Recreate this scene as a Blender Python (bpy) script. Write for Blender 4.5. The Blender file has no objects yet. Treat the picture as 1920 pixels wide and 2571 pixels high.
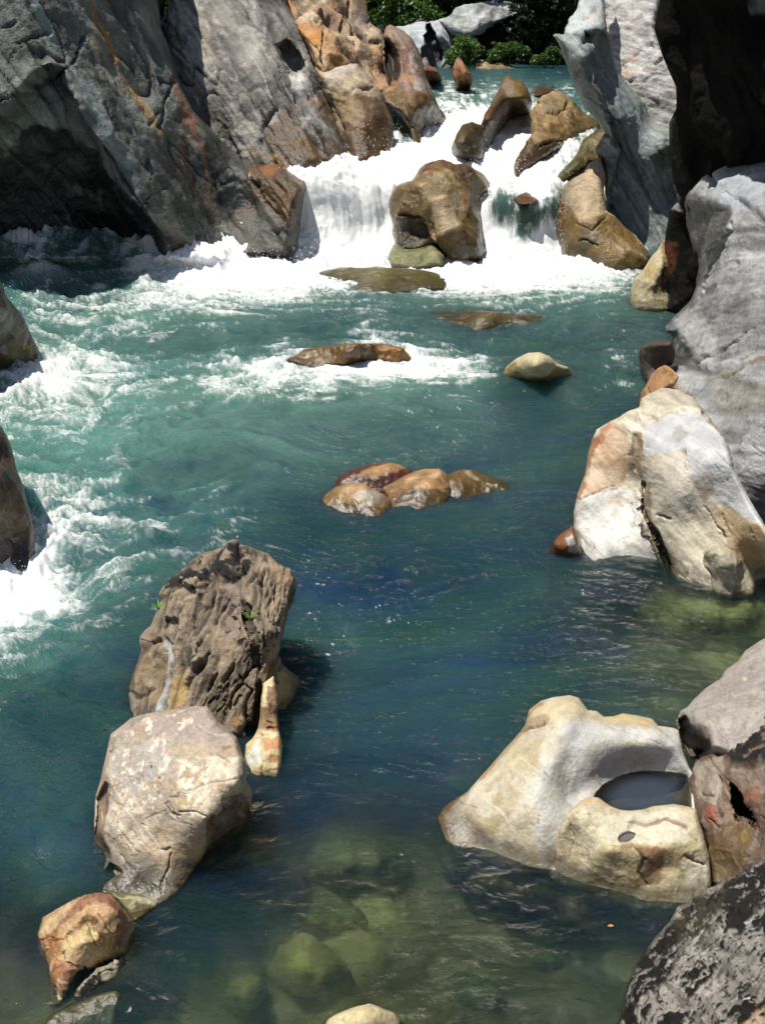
import bpy, math, random
import numpy as np

random.seed(7)
C = bpy.context.scene.collection

# ------------------------------------------------------------------ camera model (metres; lower pool surface is z = 0)
IW, IH = 1920.0, 2571.0
F = 2757.0
CX, CY = 960.0, 1285.5
PITCH = math.radians(24.5)
CP, SP = math.cos(PITCH), math.sin(PITCH)
HC = 4.0

cam_data = bpy.data.cameras.new("camera")
cam = bpy.data.objects.new("camera", cam_data)
C.objects.link(cam)
cam.location = (0, 0, HC)
cam.rotation_euler = (math.pi / 2 - PITCH, 0, 0)
cam_data.sensor_fit = 'VERTICAL'
cam_data.sensor_height = 24.0
cam_data.lens = 24.0 * F / IH
cam_data.clip_start = 0.05
cam_data.clip_end = 1000
bpy.context.scene.camera = cam

def rays(px, py):
    xc = (np.asarray(px, float) - CX) / F
    yc = (CY - np.asarray(py, float)) / F
    return xc, CP + yc * SP, -SP + yc * CP

def at_Y(px, py, Y):
    """the point at distance Y ahead of the viewpoint"""
    dx, dy, dz = rays(px, py)
    t = Y / dy
    return np.stack([dx * t, np.broadcast_to(Y, np.shape(t)) * np.ones_like(t), HC + dz * t], -1)

def Y_of_z(px, py, z):
    dx, dy, dz = rays(px, py)
    return (HC - z) * dy / np.maximum(-dz, 0.004)

# ------------------------------------------------------------------ noise
_rng = np.random.default_rng(11)
_P = np.concatenate([_rng.permutation(256)] * 3).astype(np.int32)
_G = _rng.normal(size=(256, 3))
_G /= np.linalg.norm(_G, axis=1)[:, None]

def perlin(p):
    p = np.asarray(p, float)
    i = np.floor(p).astype(np.int64)
    f = p - i
    i = (i & 255).astype(np.int32)
    u = f * f * f * (f * (f * 6 - 15) + 10)
    def g(a, b, c):
        h = _P[_P[_P[i[:, 0] + a] + i[:, 1] + b] + i[:, 2] + c]
        G = _G[h]
        return G[:, 0] * (f[:, 0] - a) + G[:, 1] * (f[:, 1] - b) + G[:, 2] * (f[:, 2] - c)
    x, y, z = u[:, 0], u[:, 1], u[:, 2]
    def L(a, b, t): return a + (b - a) * t
    r = L(L(L(g(0,0,0), g(1,0,0), x), L(g(0,1,0), g(1,1,0), x), y),
          L(L(g(0,0,1), g(1,0,1), x), L(g(0,1,1), g(1,1,1), x), y), z)
    return r * 1.5

def fbm(p, o=4, gain=.5, lac=2.03):
    a, s, tot = 1.0, 0.0, 0.0
    for k in range(o):
        s = s + a * perlin(p + 17.3 * k)
        tot += a
        a *= gain
        p = p * lac
    return s / tot

def ridged(p, o=4, gain=.5, lac=2.1):
    a, s, tot = 1.0, 0.0, 0.0
    for k in range(o):
        s = s + a * (1 - np.abs(perlin(p + 9.1 * k)) * 1.6)
        tot += a
        a *= gain
        p = p * lac
    return s / tot

def cells(p):
    """piecewise planar chips: value of the nearest cell's own tilted plane, and the gap to the next cell"""
    i = np.floor(p).astype(np.int64)
    best = np.full(len(p), 9.0); second = np.full(len(p), 9.0); val = np.zeros(len(p))
    for a in (-1, 0, 1):
        for b in (-1, 0, 1):
            for c in (-1, 0, 1):
                q = i + np.array([a, b, c])
                m = (q & 255).astype(np.int32)
                h = _P[_P[_P[m[:, 0]] + m[:, 1]] + m[:, 2]]
                seed = q + .5 + .42 * _G[h]
                d = p - seed
                r = (d * d).sum(1)
                v = (d * _G[(h + 71) & 255]).sum(1) + .5 * _G[(h + 31) & 255][:, 0]
                nb = r < best
                second = np.where(nb, best, np.minimum(second, r))
                val = np.where(nb, v, val)
                best = np.where(nb, r, best)
    return val, np.sqrt(second) - np.sqrt(best)

def sstep(a, b, x):
    t = np.clip((x - a) / (b - a), 0, 1)
    return t * t * (3 - 2 * t)

# ------------------------------------------------------------------ 2-D helpers on photo coordinates
def poly_dist(P, poly, closed=True):
    poly = np.asarray(poly, float)
    A = poly; B = np.roll(poly, -1, 0)
    if not closed:
        A, B = A[:-1], B[:-1]
    d = np.full(len(P), 1e9)
    for a, b in zip(A, B):
        ab = b - a
        t = np.clip(((P - a) @ ab) / max(ab @ ab, 1e-9), 0, 1)
        q = a + t[:, None] * ab
        d = np.minimum(d, ((P - q) ** 2).sum(1))
    return np.sqrt(d)

def nearest_on(P, poly):
    A = np.asarray(poly, float); B = np.roll(A, -1, 0)
    best = np.full(len(P), 1e18); out = P.copy()
    for a, b in zip(A, B):
        ab = b - a
        t = np.clip(((P - a) @ ab) / max(ab @ ab, 1e-9), 0, 1)
        q = a + t[:, None] * ab
        r = ((P - q) ** 2).sum(1)
        m = r < best
        best[m] = r[m]; out[m] = q[m]
    return out

def inside(P, poly):
    poly = np.asarray(poly, float)
    A = poly; B = np.roll(poly, -1, 0)
    r = np.zeros(len(P), bool)
    for (x0, y0), (x1, y1) in zip(A, B):
        if y0 == y1: continue
        c = (y0 > P[:, 1]) != (y1 > P[:, 1])
        r ^= c & (P[:, 0] < (x1 - x0) * (P[:, 1] - y0) / (y1 - y0) + x0)
    return r

def sdist(P, poly):
    d = poly_dist(P, poly)
    return np.where(inside(P, poly), d, -d)

def rbf(ctrl, vals, Q, kind='tps', reg=0.0, extra_linear=True):
    ctrl = np.asarray(ctrl, float); vals = np.asarray(vals, float)
    s = 300.0
    X = ctrl / s; n = len(X)
    def ker(r):
        if kind == 'lin': return -r
        return np.where(r > 1e-9, r * r * np.log(np.maximum(r, 1e-9)), 0)
    K = ker(np.linalg.norm(X[:, None] - X[None], axis=-1)) + np.eye(n) * reg
    Pm = np.c_[np.ones(n), X] if extra_linear else np.ones((n, 1))
    m = Pm.shape[1]
    M = np.block([[K, Pm], [Pm.T, np.zeros((m, m))]])
    rhs = np.zeros((n + m,) + vals.shape[1:]); rhs[:n] = vals
    w = np.linalg.lstsq(M, rhs, rcond=None)[0]
    out = []
    for k in range(0, len(Q), 60000):
        q = Q[k:k + 60000] / s
        R = ker(np.linalg.norm(q[:, None] - X[None], axis=-1))
        pm = np.c_[np.ones(len(q)), q] if extra_linear else np.ones((len(q), 1))
        out.append(R @ w[:n] + pm @ w[n:])
    return np.concatenate(out)

CROPS = {'S': (0, 0, 1), 'Z': (0, 0, 1.16223), 'A': (0, 0, .5811), 'B': (900, 0, .6174), 'D': (700, 0, .30266), 'E': (1100, 0, .3632),
         'F': (900, 380, .48426), 'G': (1400, 300, .36161), 'H': (700, 820, .48426), 'I': (220, 1320, .3632), 'J': (60, 1740, .38741),
         'K': (1380, 980, .32688), 'L': (1500, 1580, .44824), 'M': (0, 700, .36166), 'N': (600, 1900, .60533), 'O': (1000, 1560, .5569)}

def cr(k, pts):
    ox, oy, s = CROPS[k]
    return np.array([(ox + x * s, oy + y * s) for x, y in pts], float)

def rgb(r, g, b, k=1.15):
    """albedo from an 8-bit colour as it looks in full light"""
    def f(c):
        c /= 255.0
        return (c / 12.92 if c <= .04045 else ((c + .055) / 1.055) ** 2.4)
    k = k * 1.28
    return np.array([f(r) / k, f(g) / k, f(b) / k])

# ------------------------------------------------------------------ mesh + tags
def make_mesh(name, V, faces, attrs=None, smooth=True, mat=None, parent=None):
    me = bpy.data.meshes.new(name)
    V = np.asarray(V, np.float32)
    if isinstance(faces, np.ndarray):
        n, k = faces.shape
        me.vertices.add(len(V)); me.vertices.foreach_set('co', V.ravel())
        me.loops.add(n * k); me.loops.foreach_set('vertex_index', faces.astype(np.int32).ravel())
        me.polygons.add(n); me.polygons.foreach_set('loop_start', np.arange(0, n * k, k, dtype=np.int32))
        me.update(calc_edges=True); me.validate()
    else:
        me.from_pydata([tuple(v) for v in V], [], faces); me.update()
    if smooth:
        me.polygons.foreach_set('use_smooth', np.ones(len(me.polygons), bool))
    for an, av in (attrs or {}).items():
        av = np.asarray(av, np.float32)
        if av.ndim == 2:
            a = me.attributes.new(an, 'FLOAT_COLOR', 'POINT')
            if av.shape[1] == 3: av = np.c_[av, np.ones(len(av), np.float32)]
            a.data.foreach_set('color', av.astype(np.float32).ravel())
        else:
            a = me.attributes.new(an, 'FLOAT', 'POINT'); a.data.foreach_set('value', av)
    if mat: me.materials.append(mat)
    o = bpy.data.objects.new(name, me); C.objects.link(o)
    if parent: o.parent = parent
    return o

def tag(o, label=None, cat=None, group=None, kind=None):
    if label: o['label'] = label
    if cat: o['category'] = cat
    if group: o['group'] = group
    if kind: o['kind'] = kind
    return o

# ------------------------------------------------------------------ node helpers
def new_mat(name):
    m = bpy.data.materials.new(name); m.use_nodes = True
    nt = m.node_tree; nt.nodes.clear()
    return m, nt

def N(nt, t, **kw):
    n = nt.nodes.new(t)
    for k, v in kw.items():
        if k.startswith('_'): setattr(n, k[1:], v)
        else:
            k2 = k.replace('__', ' ')
            n.inputs[k2].default_value = v
    return n

def attr(nt, name):
    n = nt.nodes.new('ShaderNodeAttribute'); n.attribute_name = name
    return n

def math_node(nt, op, a, b=None, clamp=False):
    n = nt.nodes.new('ShaderNodeMath'); n.operation = op; n.use_clamp = clamp
    for i, v in enumerate((a, b)):
        if v is None: continue
        if isinstance(v, (int, float)): n.inputs[i].default_value = v
        else: nt.links.new(v, n.inputs[i])
    return n.outputs[0]

def rock_material(name, bump=.5, fine=60.0, rough=.62, stretch=(1, 1, 1), spec=.4):
    m, nt = new_mat(name); L = nt.links.new
    out = N(nt, 'ShaderNodeOutputMaterial'); b = N(nt, 'ShaderNodeBsdfPrincipled')
    L(b.outputs[0], out.inputs[0])
    tc = N(nt, 'ShaderNodeTexCoord'); mp = N(nt, 'ShaderNodeMapping'); mp.inputs['Scale'].default_value = stretch
    L(tc.outputs['Object'], mp.inputs[0])
    n1 = N(nt, 'ShaderNodeTexNoise', Scale=fine, Detail=6.0, Roughness=.65); L(mp.outputs[0], n1.inputs['Vector'])
    n2 = N(nt, 'ShaderNodeTexNoise', Scale=fine * .22, Detail=5.0, Roughness=.6); L(mp.outputs[0], n2.inputs['Vector'])
    col = attr(nt, 'Col')
    mr = N(nt, 'ShaderNodeMapRange'); L(n1.outputs[0], mr.inputs[0])
    mr.inputs[1].default_value = .3; mr.inputs[2].default_value = .7; mr.inputs[3].default_value = .84; mr.inputs[4].default_value = 1.12
    mx = N(nt, 'ShaderNodeMix', _data_type='RGBA', _blend_type='MULTIPLY'); mx.inputs[0].default_value = 1
    L(col.outputs['Color'], mx.inputs[6]); L(mr.outputs[0], mx.inputs[7])
    L(mx.outputs[2], b.inputs['Base Color'])
    wet = attr(nt, 'Wet')
    r = N(nt, 'ShaderNodeMapRange'); L(wet.outputs['Fac'], r.inputs[0]); r.inputs[3].default_value = rough; r.inputs[4].default_value = .22
    L(r.outputs[0], b.inputs['Roughness'])
    s = N(nt, 'ShaderNodeMapRange'); L(wet.outputs['Fac'], s.inputs[0]); s.inputs[3].default_value = spec; s.inputs[4].default_value = spec + .2
    L(s.outputs[0], b.inputs['Specular IOR Level'])
    ad = math_node(nt, 'ADD', math_node(nt, 'MULTIPLY', n1.outputs[0], .45), n2.outputs[0])
    bp = N(nt, 'ShaderNodeBump', Strength=bump, Distance=1.6 / fine); L(ad, bp.inputs['Height'])
    L(bp.outputs[0], b.inputs['Normal'])
    return m

MAT = {
    'far': rock_material('weathered_stone', .7, 18, .72, spec=.22),
    'mid': rock_material('river_stone', .7, 40, .55),
    'near': rock_material('boulder_stone', .45, 60, .52),
    'shade': rock_material('dull_dark_stone', .7, 14, .95, spec=.05),
    'slate': rock_material('cleaved_stone', .7, 26, .8, (1, 1, .45)),
}

# ------------------------------------------------------------------ river water level (z over photo coordinates)
WZ = [  # x, y in photo pixels, z of the water
    (-600, 700, 0), (-200, 690, 0), (300, 690, 0), (600, 672, 0), (760, 650, 0), (900, 650, 0), (1000, 655, 0), (1200, 650, 0), (1400, 650, 0), (1550, 672, 0), (1900, 700, 0), (2500, 720, 0),
    (-600, 800, 0), (300, 800, 0), (900, 800, 0), (1500, 800, 0), (2500, 800, 0), (600, 730, 0), (1200, 720, 0),
    (760, 435, 1.36), (850, 432, 1.38), (960, 420, 1.40), (780, 520, .80), (900, 520, .80), (770, 600, .28), (880, 600, .26), (960, 600, .26),
    (1250, 470, 1.06), (1340, 470, 1.08), (1400, 480, 1.06), (1260, 508, .93), (1330, 510, .93), (1390, 510, .92), (1250, 580, .42), (1330, 590, .38), (1390, 590, .36),
    (1000, 380, 1.50), (1060, 345, 1.58), (1110, 320, 1.64), (1150, 290, 1.72), (1200, 250, 1.82), (1130, 250, 1.84), (1250, 225, 1.91), (1400, 230, 1.92),
    (1100, 225, 1.92), (1000, 225, 1.92), (960, 300, 1.78), (985, 340, 1.62), (900, 330, 1.65), (1340, 260, 1.84), (1300, 300, 1.66), (1260, 350, 1.50), (1230, 400, 1.34), (1230, 440, 1.14),
    (1500, 315, 1.70), (1450, 345, 1.58), (1400, 390, 1.42), (1350, 430, 1.22), (1300, 455, 1.08), (1500, 360, 1.45), (1490, 430, 1.0), (1570, 330, 1.2), (1570, 420, .3), (1600, 520, .05), (1680, 330, .8),
    (700, 420, 1.40), (600, 400, 1.45), (400, 400, 1.5), (1700, 450, .1), (2200, 400, .3), (1050, 450, 1.25), (1120, 440, 1.22), (1160, 400, 1.38), (1120, 560, .5), (1560, 600, .05), (600, 540, .65), (0, 500, .9), (2200, 560, .05),
    (-600, 210, 1.96), (0, 210, 1.96), (600, 210, 1.96), (1000, 205, 1.96), (1200, 205, 1.96), (1400, 205, 1.96), (1700, 210, 1.96), (2500, 210, 1.96),
]
_wc = np.array([(a, b) for a, b, _ in WZ]); _wz = np.array([c for _, _, c in WZ])

def water_z(px, py):
    Q = np.c_[np.ravel(px), np.ravel(py)].astype(float)
    z = np.zeros(len(Q))
    m = (Q[:, 1] < 690) & (Q[:, 1] > 206)
    if m.any():
        v = rbf(_wc, _wz, Q[m], 'lin', extra_linear=False)
        v *= sstep(690, 655, Q[m][:, 1])
        t = sstep(206, 214, Q[m][:, 1])
        z[m] = np.clip(v, 0, 1.97) * t + 1.96 * (1 - t)
    z[Q[:, 1] <= 206] = 1.96
    return z

def water_Y(px, py):
    return Y_of_z(np.ravel(px), np.ravel(py), water_z(px, py))
def facets(p, c=1.0, g=.75):
    """broad shallow faces meeting in sharp ridges: lower envelope of tilted dishes"""
    i = np.floor(p).astype(np.int64); best = np.full(len(p), 9.0)
    for a in (-1, 0, 1):
        for b in (-1, 0, 1):
            for k in (-1, 0, 1):
                q = i + np.array([a, b, k]); m = (q & 255).astype(np.int32)
                h = _P[_P[_P[m[:, 0]] + m[:, 1]] + m[:, 2]]
                d = p - (q + .5 + .42 * _G[h])
                best = np.minimum(best, c * (d * d).sum(1) + g * (d * _G[(h + 71) & 255]).sum(1))
    return best - .12

def cell_dist(p):
    i = np.floor(p).astype(np.int64); best = np.full(len(p), 9.0)
    for a in (-1, 0, 1):
        for b in (-1, 0, 1):
            for c in (-1, 0, 1):
                q = i + np.array([a, b, c]); m = (q & 255).astype(np.int32)
                h = _P[_P[_P[m[:, 0]] + m[:, 1]] + m[:, 2]]
                r = np.linalg.norm(p - (q + .5 + .42 * _G[h]), axis=1) * (1 + .7 * (_G[(h + 13) & 255][:, 0]))
                best = np.minimum(best, r)
    return best

# ------------------------------------------------------------------ one boulder or cliff as ONE closed mesh
def rock(name, label, cat, crop, outline, ctrl, mode='z', step=3.5, T=.25, R=40, thick=.6, base=(150, 150, 150), base2=None, k=1.15,
         lump=.03, lumpf=2.0, chip=.02, chipf=4.0, strata=0, sdir=(0, 0, 1), sfreq=6.0, fine=.006, finef=14.0, pit=0, pitf=12.0,
         carve=(), crease=(), paint=(), speck=(), vein=(), wetz=.05, wetc=.55, wet=0.0, mat='mid', seed=0, group=None, rimnoise=.35, warp=7.0,
         tone=.5, tfreq=3.0, stonek=.5, grain=.4, clefts=(), back=True, snap=True, kind=None, parent=None):
    ox, oy, sc = CROPS[crop]
    out = cr(crop, outline)
    # scattered short joints: (count, angle in the picture, spread, length, width, depth, dirt[, region])
    crease = list(crease)
    for cf in clefts:
        n, ang, spr, ln, wd, dep, drt = cf[:7]
        reg = np.array(cf[7] if len(cf) > 7 else outline, float); r_ = random.Random(seed * 31 + n)
        lo, hi = reg.min(0), reg.max(0); got = 0
        for _ in range(n * 12):
            x, y = r_.uniform(lo[0], hi[0]), r_.uniform(lo[1], hi[1])
            if not inside(np.array([[x, y]]), reg)[0]: continue
            a = math.radians(ang + r_.gauss(0, spr)); l = ln * r_.uniform(.35, 1.3)
            dx, dy = math.cos(a) * l / 2, math.sin(a) * l / 2; j = l * .08
            crease.append(([(x - dx, y - dy), (x + r_.uniform(-j, j), y + r_.uniform(-j, j)), (x + dx, y + dy)], wd * r_.uniform(.5, 1.5), dep * r_.uniform(.5, 1.4), drt))
            got += 1
            if got >= n: break
    # lattice over the outline
    x0, y0 = out.min(0) - step; x1, y1 = out.max(0) + step
    nx = int((x1 - x0) / step) + 2; ny = int((y1 - y0) / step) + 2
    gx = x0 + step * np.arange(nx); gy = y0 + step * np.arange(ny)
    GX, GY = np.meshgrid(gx, gy)
    P = np.c_[GX.ravel(), GY.ravel()]
    cc = np.c_[(GX[:-1, :-1] + step / 2).ravel(), (GY[:-1, :-1] + step / 2).ravel()]
    keep = inside(cc, out)
    idx = np.arange(nx * ny).reshape(ny, nx)
    quads = np.stack([idx[:-1, :-1], idx[1:, :-1], idx[1:, 1:], idx[:-1, 1:]], -1).reshape(-1, 4)[keep]
    used, inv = np.unique(quads, return_inverse=True)
    quads = inv.reshape(-1, 4)
    P = P[used]
    # boundary vertices snap to the outline
    e = np.sort(np.concatenate([quads[:, [0, 1]], quads[:, [1, 2]], quads[:, [2, 3]], quads[:, [3, 0]]]), axis=1)
    ue, cnt = np.unique(e, axis=0, return_counts=True)
    rim = np.zeros(len(P), bool); rim[ue[cnt == 1].ravel()] = True
    P[rim] = nearest_on(P[rim], out)
    d = poly_dist(P, out); d[rim] = 0
    # depth
    cp = cr(crop, [(c[0], c[1]) for c in ctrl])
    if mode == 'z':
        cv = np.array([c[2] for c in ctrl], float)
        Y = Y_of_z(P[:, 0], P[:, 1], rbf(cp, cv, P, reg=1e-4))
    else:
        cv = np.array([(water_Y(p[0], p[1])[0] if c[2] is None else (water_Y(p[0], p[1])[0] + c[3] if c[2] == 'w' else c[2])) for p, c in zip(cp, ctrl)], float)
        Y = rbf(cp, cv, P, reg=1e-4)
    R_ = R * sc
    ee = np.clip(d / R_, 0, 1)
    Y = Y + T * (1 - np.sqrt(np.clip(1 - (1 - ee) ** 2, 0, 1)))
    wq = np.c_[P * .013, np.full(len(P), seed + .5)]
    wq2 = np.c_[P * .06, np.full(len(P), seed + 3.5)]
    W = P + warp * np.c_[fbm(wq, 3), fbm(wq + 40, 3)] * 1.6 + warp * .8 * np.c_[fbm(wq2, 3), fbm(wq2 + 40, 3)]
    for pts, dY, soft in carve:
        Y = Y + dY * sstep(0, soft * sc, sdist(P + (W - P) * .5, cr(crop, pts)))
    Y = np.maximum(Y, 1.0)
    V = at_Y(P[:, 0], P[:, 1], Y)
    # normals of the undisplaced front
    fn = np.cross(V[quads[:, 2]] - V[quads[:, 0]], V[quads[:, 3]] - V[quads[:, 1]])
    nrm = np.zeros_like(V)
    for j in range(4): np.add.at(nrm, quads[:, j], fn)
    nrm /= np.maximum(np.linalg.norm(nrm, axis=1), 1e-12)[:, None]
    toc = np.array([0, 0, HC]) - V
    nrm[(nrm * toc).sum(1) < 0] *= -1
    S = V + 31.7 * seed
    disp = lump * fbm(S * lumpf, 3)
    if chip:
        wv = S + .16 / chipf * np.stack([fbm(S * chipf * .8, 2), fbm(S * chipf * .8 + 5, 2), fbm(S * chipf * .8 + 9, 2)], -1)
        disp = disp + 1.7 * chip * (facets(wv * chipf) + .42 * facets(wv * chipf * 2.3 + 3.1))
    if strata:
        sd = np.asarray(sdir, float); sd /= np.linalg.norm(sd)
        along = S @ sd
        q = S * (sfreq * .16) + (sd[None] * (along * sfreq)[:, None])
        rr = ridged(q, 3)
        disp = disp - strata * (np.clip(rr, .35, 1) - .35) * 1.5
        stone = rr
        q2 = S * (sfreq * .30) + (sd[None] * (along * sfreq * 2.6)[:, None]) + .3 * fbm(S * sfreq * .5, 2)[:, None]
        streak = fbm(q2, 4, .6)
        q3 = S * (sfreq * .5) + (sd[None] * (along * sfreq * 6.5)[:, None]) + .5 * fbm(S * sfreq * .8, 2)[:, None]
        fol = ridged(q3, 3, .6) - .6
        streak = streak * .75 - .5 * np.clip(fol - .12, 0, 1)
        disp = disp + strata * .35 * streak - strata * .30 * np.clip(fol, -.2, 1)
    else:
        stone = None
    disp = disp + fine * fbm(S * finef, 4, .6)
    if pit:
        pv, _ = cells(S * pitf)
        pn = fbm(S * pitf * .5, 3)
        disp = disp - pit * sstep(.12, .5, pn)
    edge = rimnoise + (1 - rimnoise) * sstep(0, R_ * .8, d)
    dirt = np.zeros(len(P))
    crn = fbm(S * 3.0 / max(sc * step * .1, .05) * .12, 3); crn2 = fbm(S * 3.0 / max(sc * step * .1, .05) * .10 + 6, 2)
    for cs in crease:
        pts, w, dep = cs[:3]
        vw = w * sc * np.clip(.62 + 1.5 * crn, .28, 1.5)
        dd = poly_dist(W, cr(crop, pts), closed=False) / vw
        pr = np.clip(1 - dd * .62, 0, 1) ** 1.35 * sstep(-.42, -.12, crn2)
        disp = disp - dep * pr
        dirt = np.maximum(dirt, sstep(.35, .85, pr) * (cs[3] if len(cs) > 3 else .5))
    # colour
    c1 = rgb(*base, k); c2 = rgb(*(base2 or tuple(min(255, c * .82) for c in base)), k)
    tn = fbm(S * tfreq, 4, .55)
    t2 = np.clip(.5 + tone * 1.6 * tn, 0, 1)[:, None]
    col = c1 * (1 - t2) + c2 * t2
    if stone is not None:
        col = col * (1 - stonek * sstep(.62, .95, stone))[:, None]
    col *= np.clip(1 + .50 * fbm(S * tfreq * 5, 4, .65) + grain * fbm(S * tfreq * 16 + 5, 3, .7), .35, 1.7)[:, None]
    if stone is not None:
        col *= np.clip(1 + 1.0 * streak, .38, 1.7)[:, None]
    ebr = .55 * fbm(S * tfreq * 3.5 + 2, 4, .65)
    wetm = np.full(len(P), float(wet))
    for p in paint:
        kd = p[0]
        if kd == 'b':
            _, x, y, rx, ry, rot, cl, st = p[:8]
            q = W - np.array([ox + x * sc, oy + y * sc]); a = math.radians(rot)
            u = (q[:, 0] * math.cos(a) + q[:, 1] * math.sin(a)) / (rx * sc); v = (-q[:, 0] * math.sin(a) + q[:, 1] * math.cos(a)) / (ry * sc)
            m = sstep(1.25, .55, np.hypot(u, v)) * st
        elif kd == 's':
            _, pts, w, cl, st = p[:5]
            m = sstep(1.2, .35, poly_dist(W, cr(crop, pts), closed=False) / (w * sc * np.clip(.85 + 2.2 * crn, .25, 1.8))) * st
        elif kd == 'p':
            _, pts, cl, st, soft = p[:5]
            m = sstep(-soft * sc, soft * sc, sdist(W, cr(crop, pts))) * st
        elif kd == 'n':
            _, fr, cl, thr, st, sof = p[:6]
            m = sstep(thr, thr + sof, fbm(S * np.asarray(fr) + 3.3, 4, .6)) * st
        elif kd == 'z':
            _, za, zb, cl, st = p[:5]
            m = sstep(zb, za, V[:, 2] + .08 * fbm(S * 5, 3)) * st
        w_ = p[-1] if isinstance(p[-1], str) else ''
        if kd in 'bsp' and 'h' not in w_:
            m = st * sstep(.22, .78, m / max(st, .01) + ebr)
        mm = m * (.85 + .5 * fbm(S * tfreq * 2.5 + 8, 3)) if 'h' not in w_ else m
        mm = np.clip(mm, 0, 1)
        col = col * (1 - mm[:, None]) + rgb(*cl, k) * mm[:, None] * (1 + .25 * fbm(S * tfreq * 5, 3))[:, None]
        if 'w' in w_: wetm = np.maximum(wetm, mm)
    for fr, cl, wd, st in vein:
        q = S * fr
        vd = np.asarray(sdir if strata else (.62, .30, .72), float); vd /= np.linalg.norm(vd)
        q = S * fr * .45 + vd[None] * ((S @ vd) * fr * 1.3)[:, None]
        q = q + .35 * np.stack([fbm(q * .9, 3), fbm(q * .9 + 4, 3), fbm(q * .9 + 8, 3)], -1)
        m = np.exp(-(perlin(q) / wd) ** 2) * sstep(-.1, .35, perlin(S * fr * .45 + 7)) * st
        col = col * (1 - m[:, None]) + rgb(*cl, k) * m[:, None]
        if sum(cl) < 330: disp = disp - m * fine * 1.5
    for pts, fr, thr, cl, lift in speck:
        if lift > .004:       # round crusty cushions
            q = S * fr[0] + .35 * np.stack([fbm(S * fr[0] * 1.3, 2), fbm(S * fr[0] * 1.3 + 4, 2), fbm(S * fr[0] * 1.3 + 8, 2)], -1)
            f1 = cell_dist(q); dens = fbm(S * fr[0] * .33 + 1.7, 3)
            m = sstep(0, .10, (dens - thr) * 1.5 + .30 + .10 * fbm(S * fr[0] * 3, 2) - f1)
        else:
            m = sstep(thr, thr + .10, fbm(S * np.asarray(fr) + 1.7, 4, .62))
        if pts is not None: m = m * sstep(-18 * sc, 30 * sc, sdist(W, cr(crop, pts)))
        col = col * (1 - m[:, None]) + rgb(*cl, k) * m[:, None] * (1 + .5 * fbm(S * 40, 2))[:, None]
        disp = disp + lift * m * (1 + .9 * fbm(S * 60, 2))
    col = col * (1 - .7 * dirt)[:, None]
    V = V + nrm * (disp * edge)[:, None]
    wl = water_z(P[:, 0], P[:, 1])
    wetz = wetz * 2.1
    wb = sstep(wetz, wetz * .35, V[:, 2] - wl + wetz * .5 * fbm(S * 6, 2)) if wetz else np.zeros(len(P))
    col = col * (1 - (1 - wetc) * wb)[:, None]
    wetm = np.maximum(wetm, wb * .9)
    col = np.clip(col, .004, .9)
    faces = quads
    if back:
        Yb = Y + thick * (.25 + .75 * np.sqrt(np.clip(d / max(d.max(), 1), 0, 1)))
        Vb = at_Y(P[:, 0], P[:, 1], Yb) + (.15 * thick * fbm(S * 1.5, 2) * np.clip(d / max(d.max(), 1), 0, 1))[:, None]
        inner = ~rim
        mp = np.arange(len(P)); mp[inner] = len(P) + np.arange(inner.sum())
        V = np.r_[V, Vb[inner]]
        col = np.r_[col, col[inner]]; wetm = np.r_[wetm, wetm[inner]]
        faces = np.r_[quads, mp[quads][:, ::-1]]
    o = make_mesh(name, V, faces, {'Col': col, 'Wet': wetm}, True, MAT[mat])
    if parent is not None: o.parent = parent
    elif kind: tag(o, kind=kind)
    else: tag(o, label, cat, group)
    return o
# ================================================================== ROCKS
WHT = (228, 222, 205); GRY = (176, 176, 178); DGR = (96, 98, 98); ORG = (196, 128, 62); OLV = (112, 84, 34); BRN = (120, 86, 58); RST = (150, 84, 44); BLK = (34, 30, 26)

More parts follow.
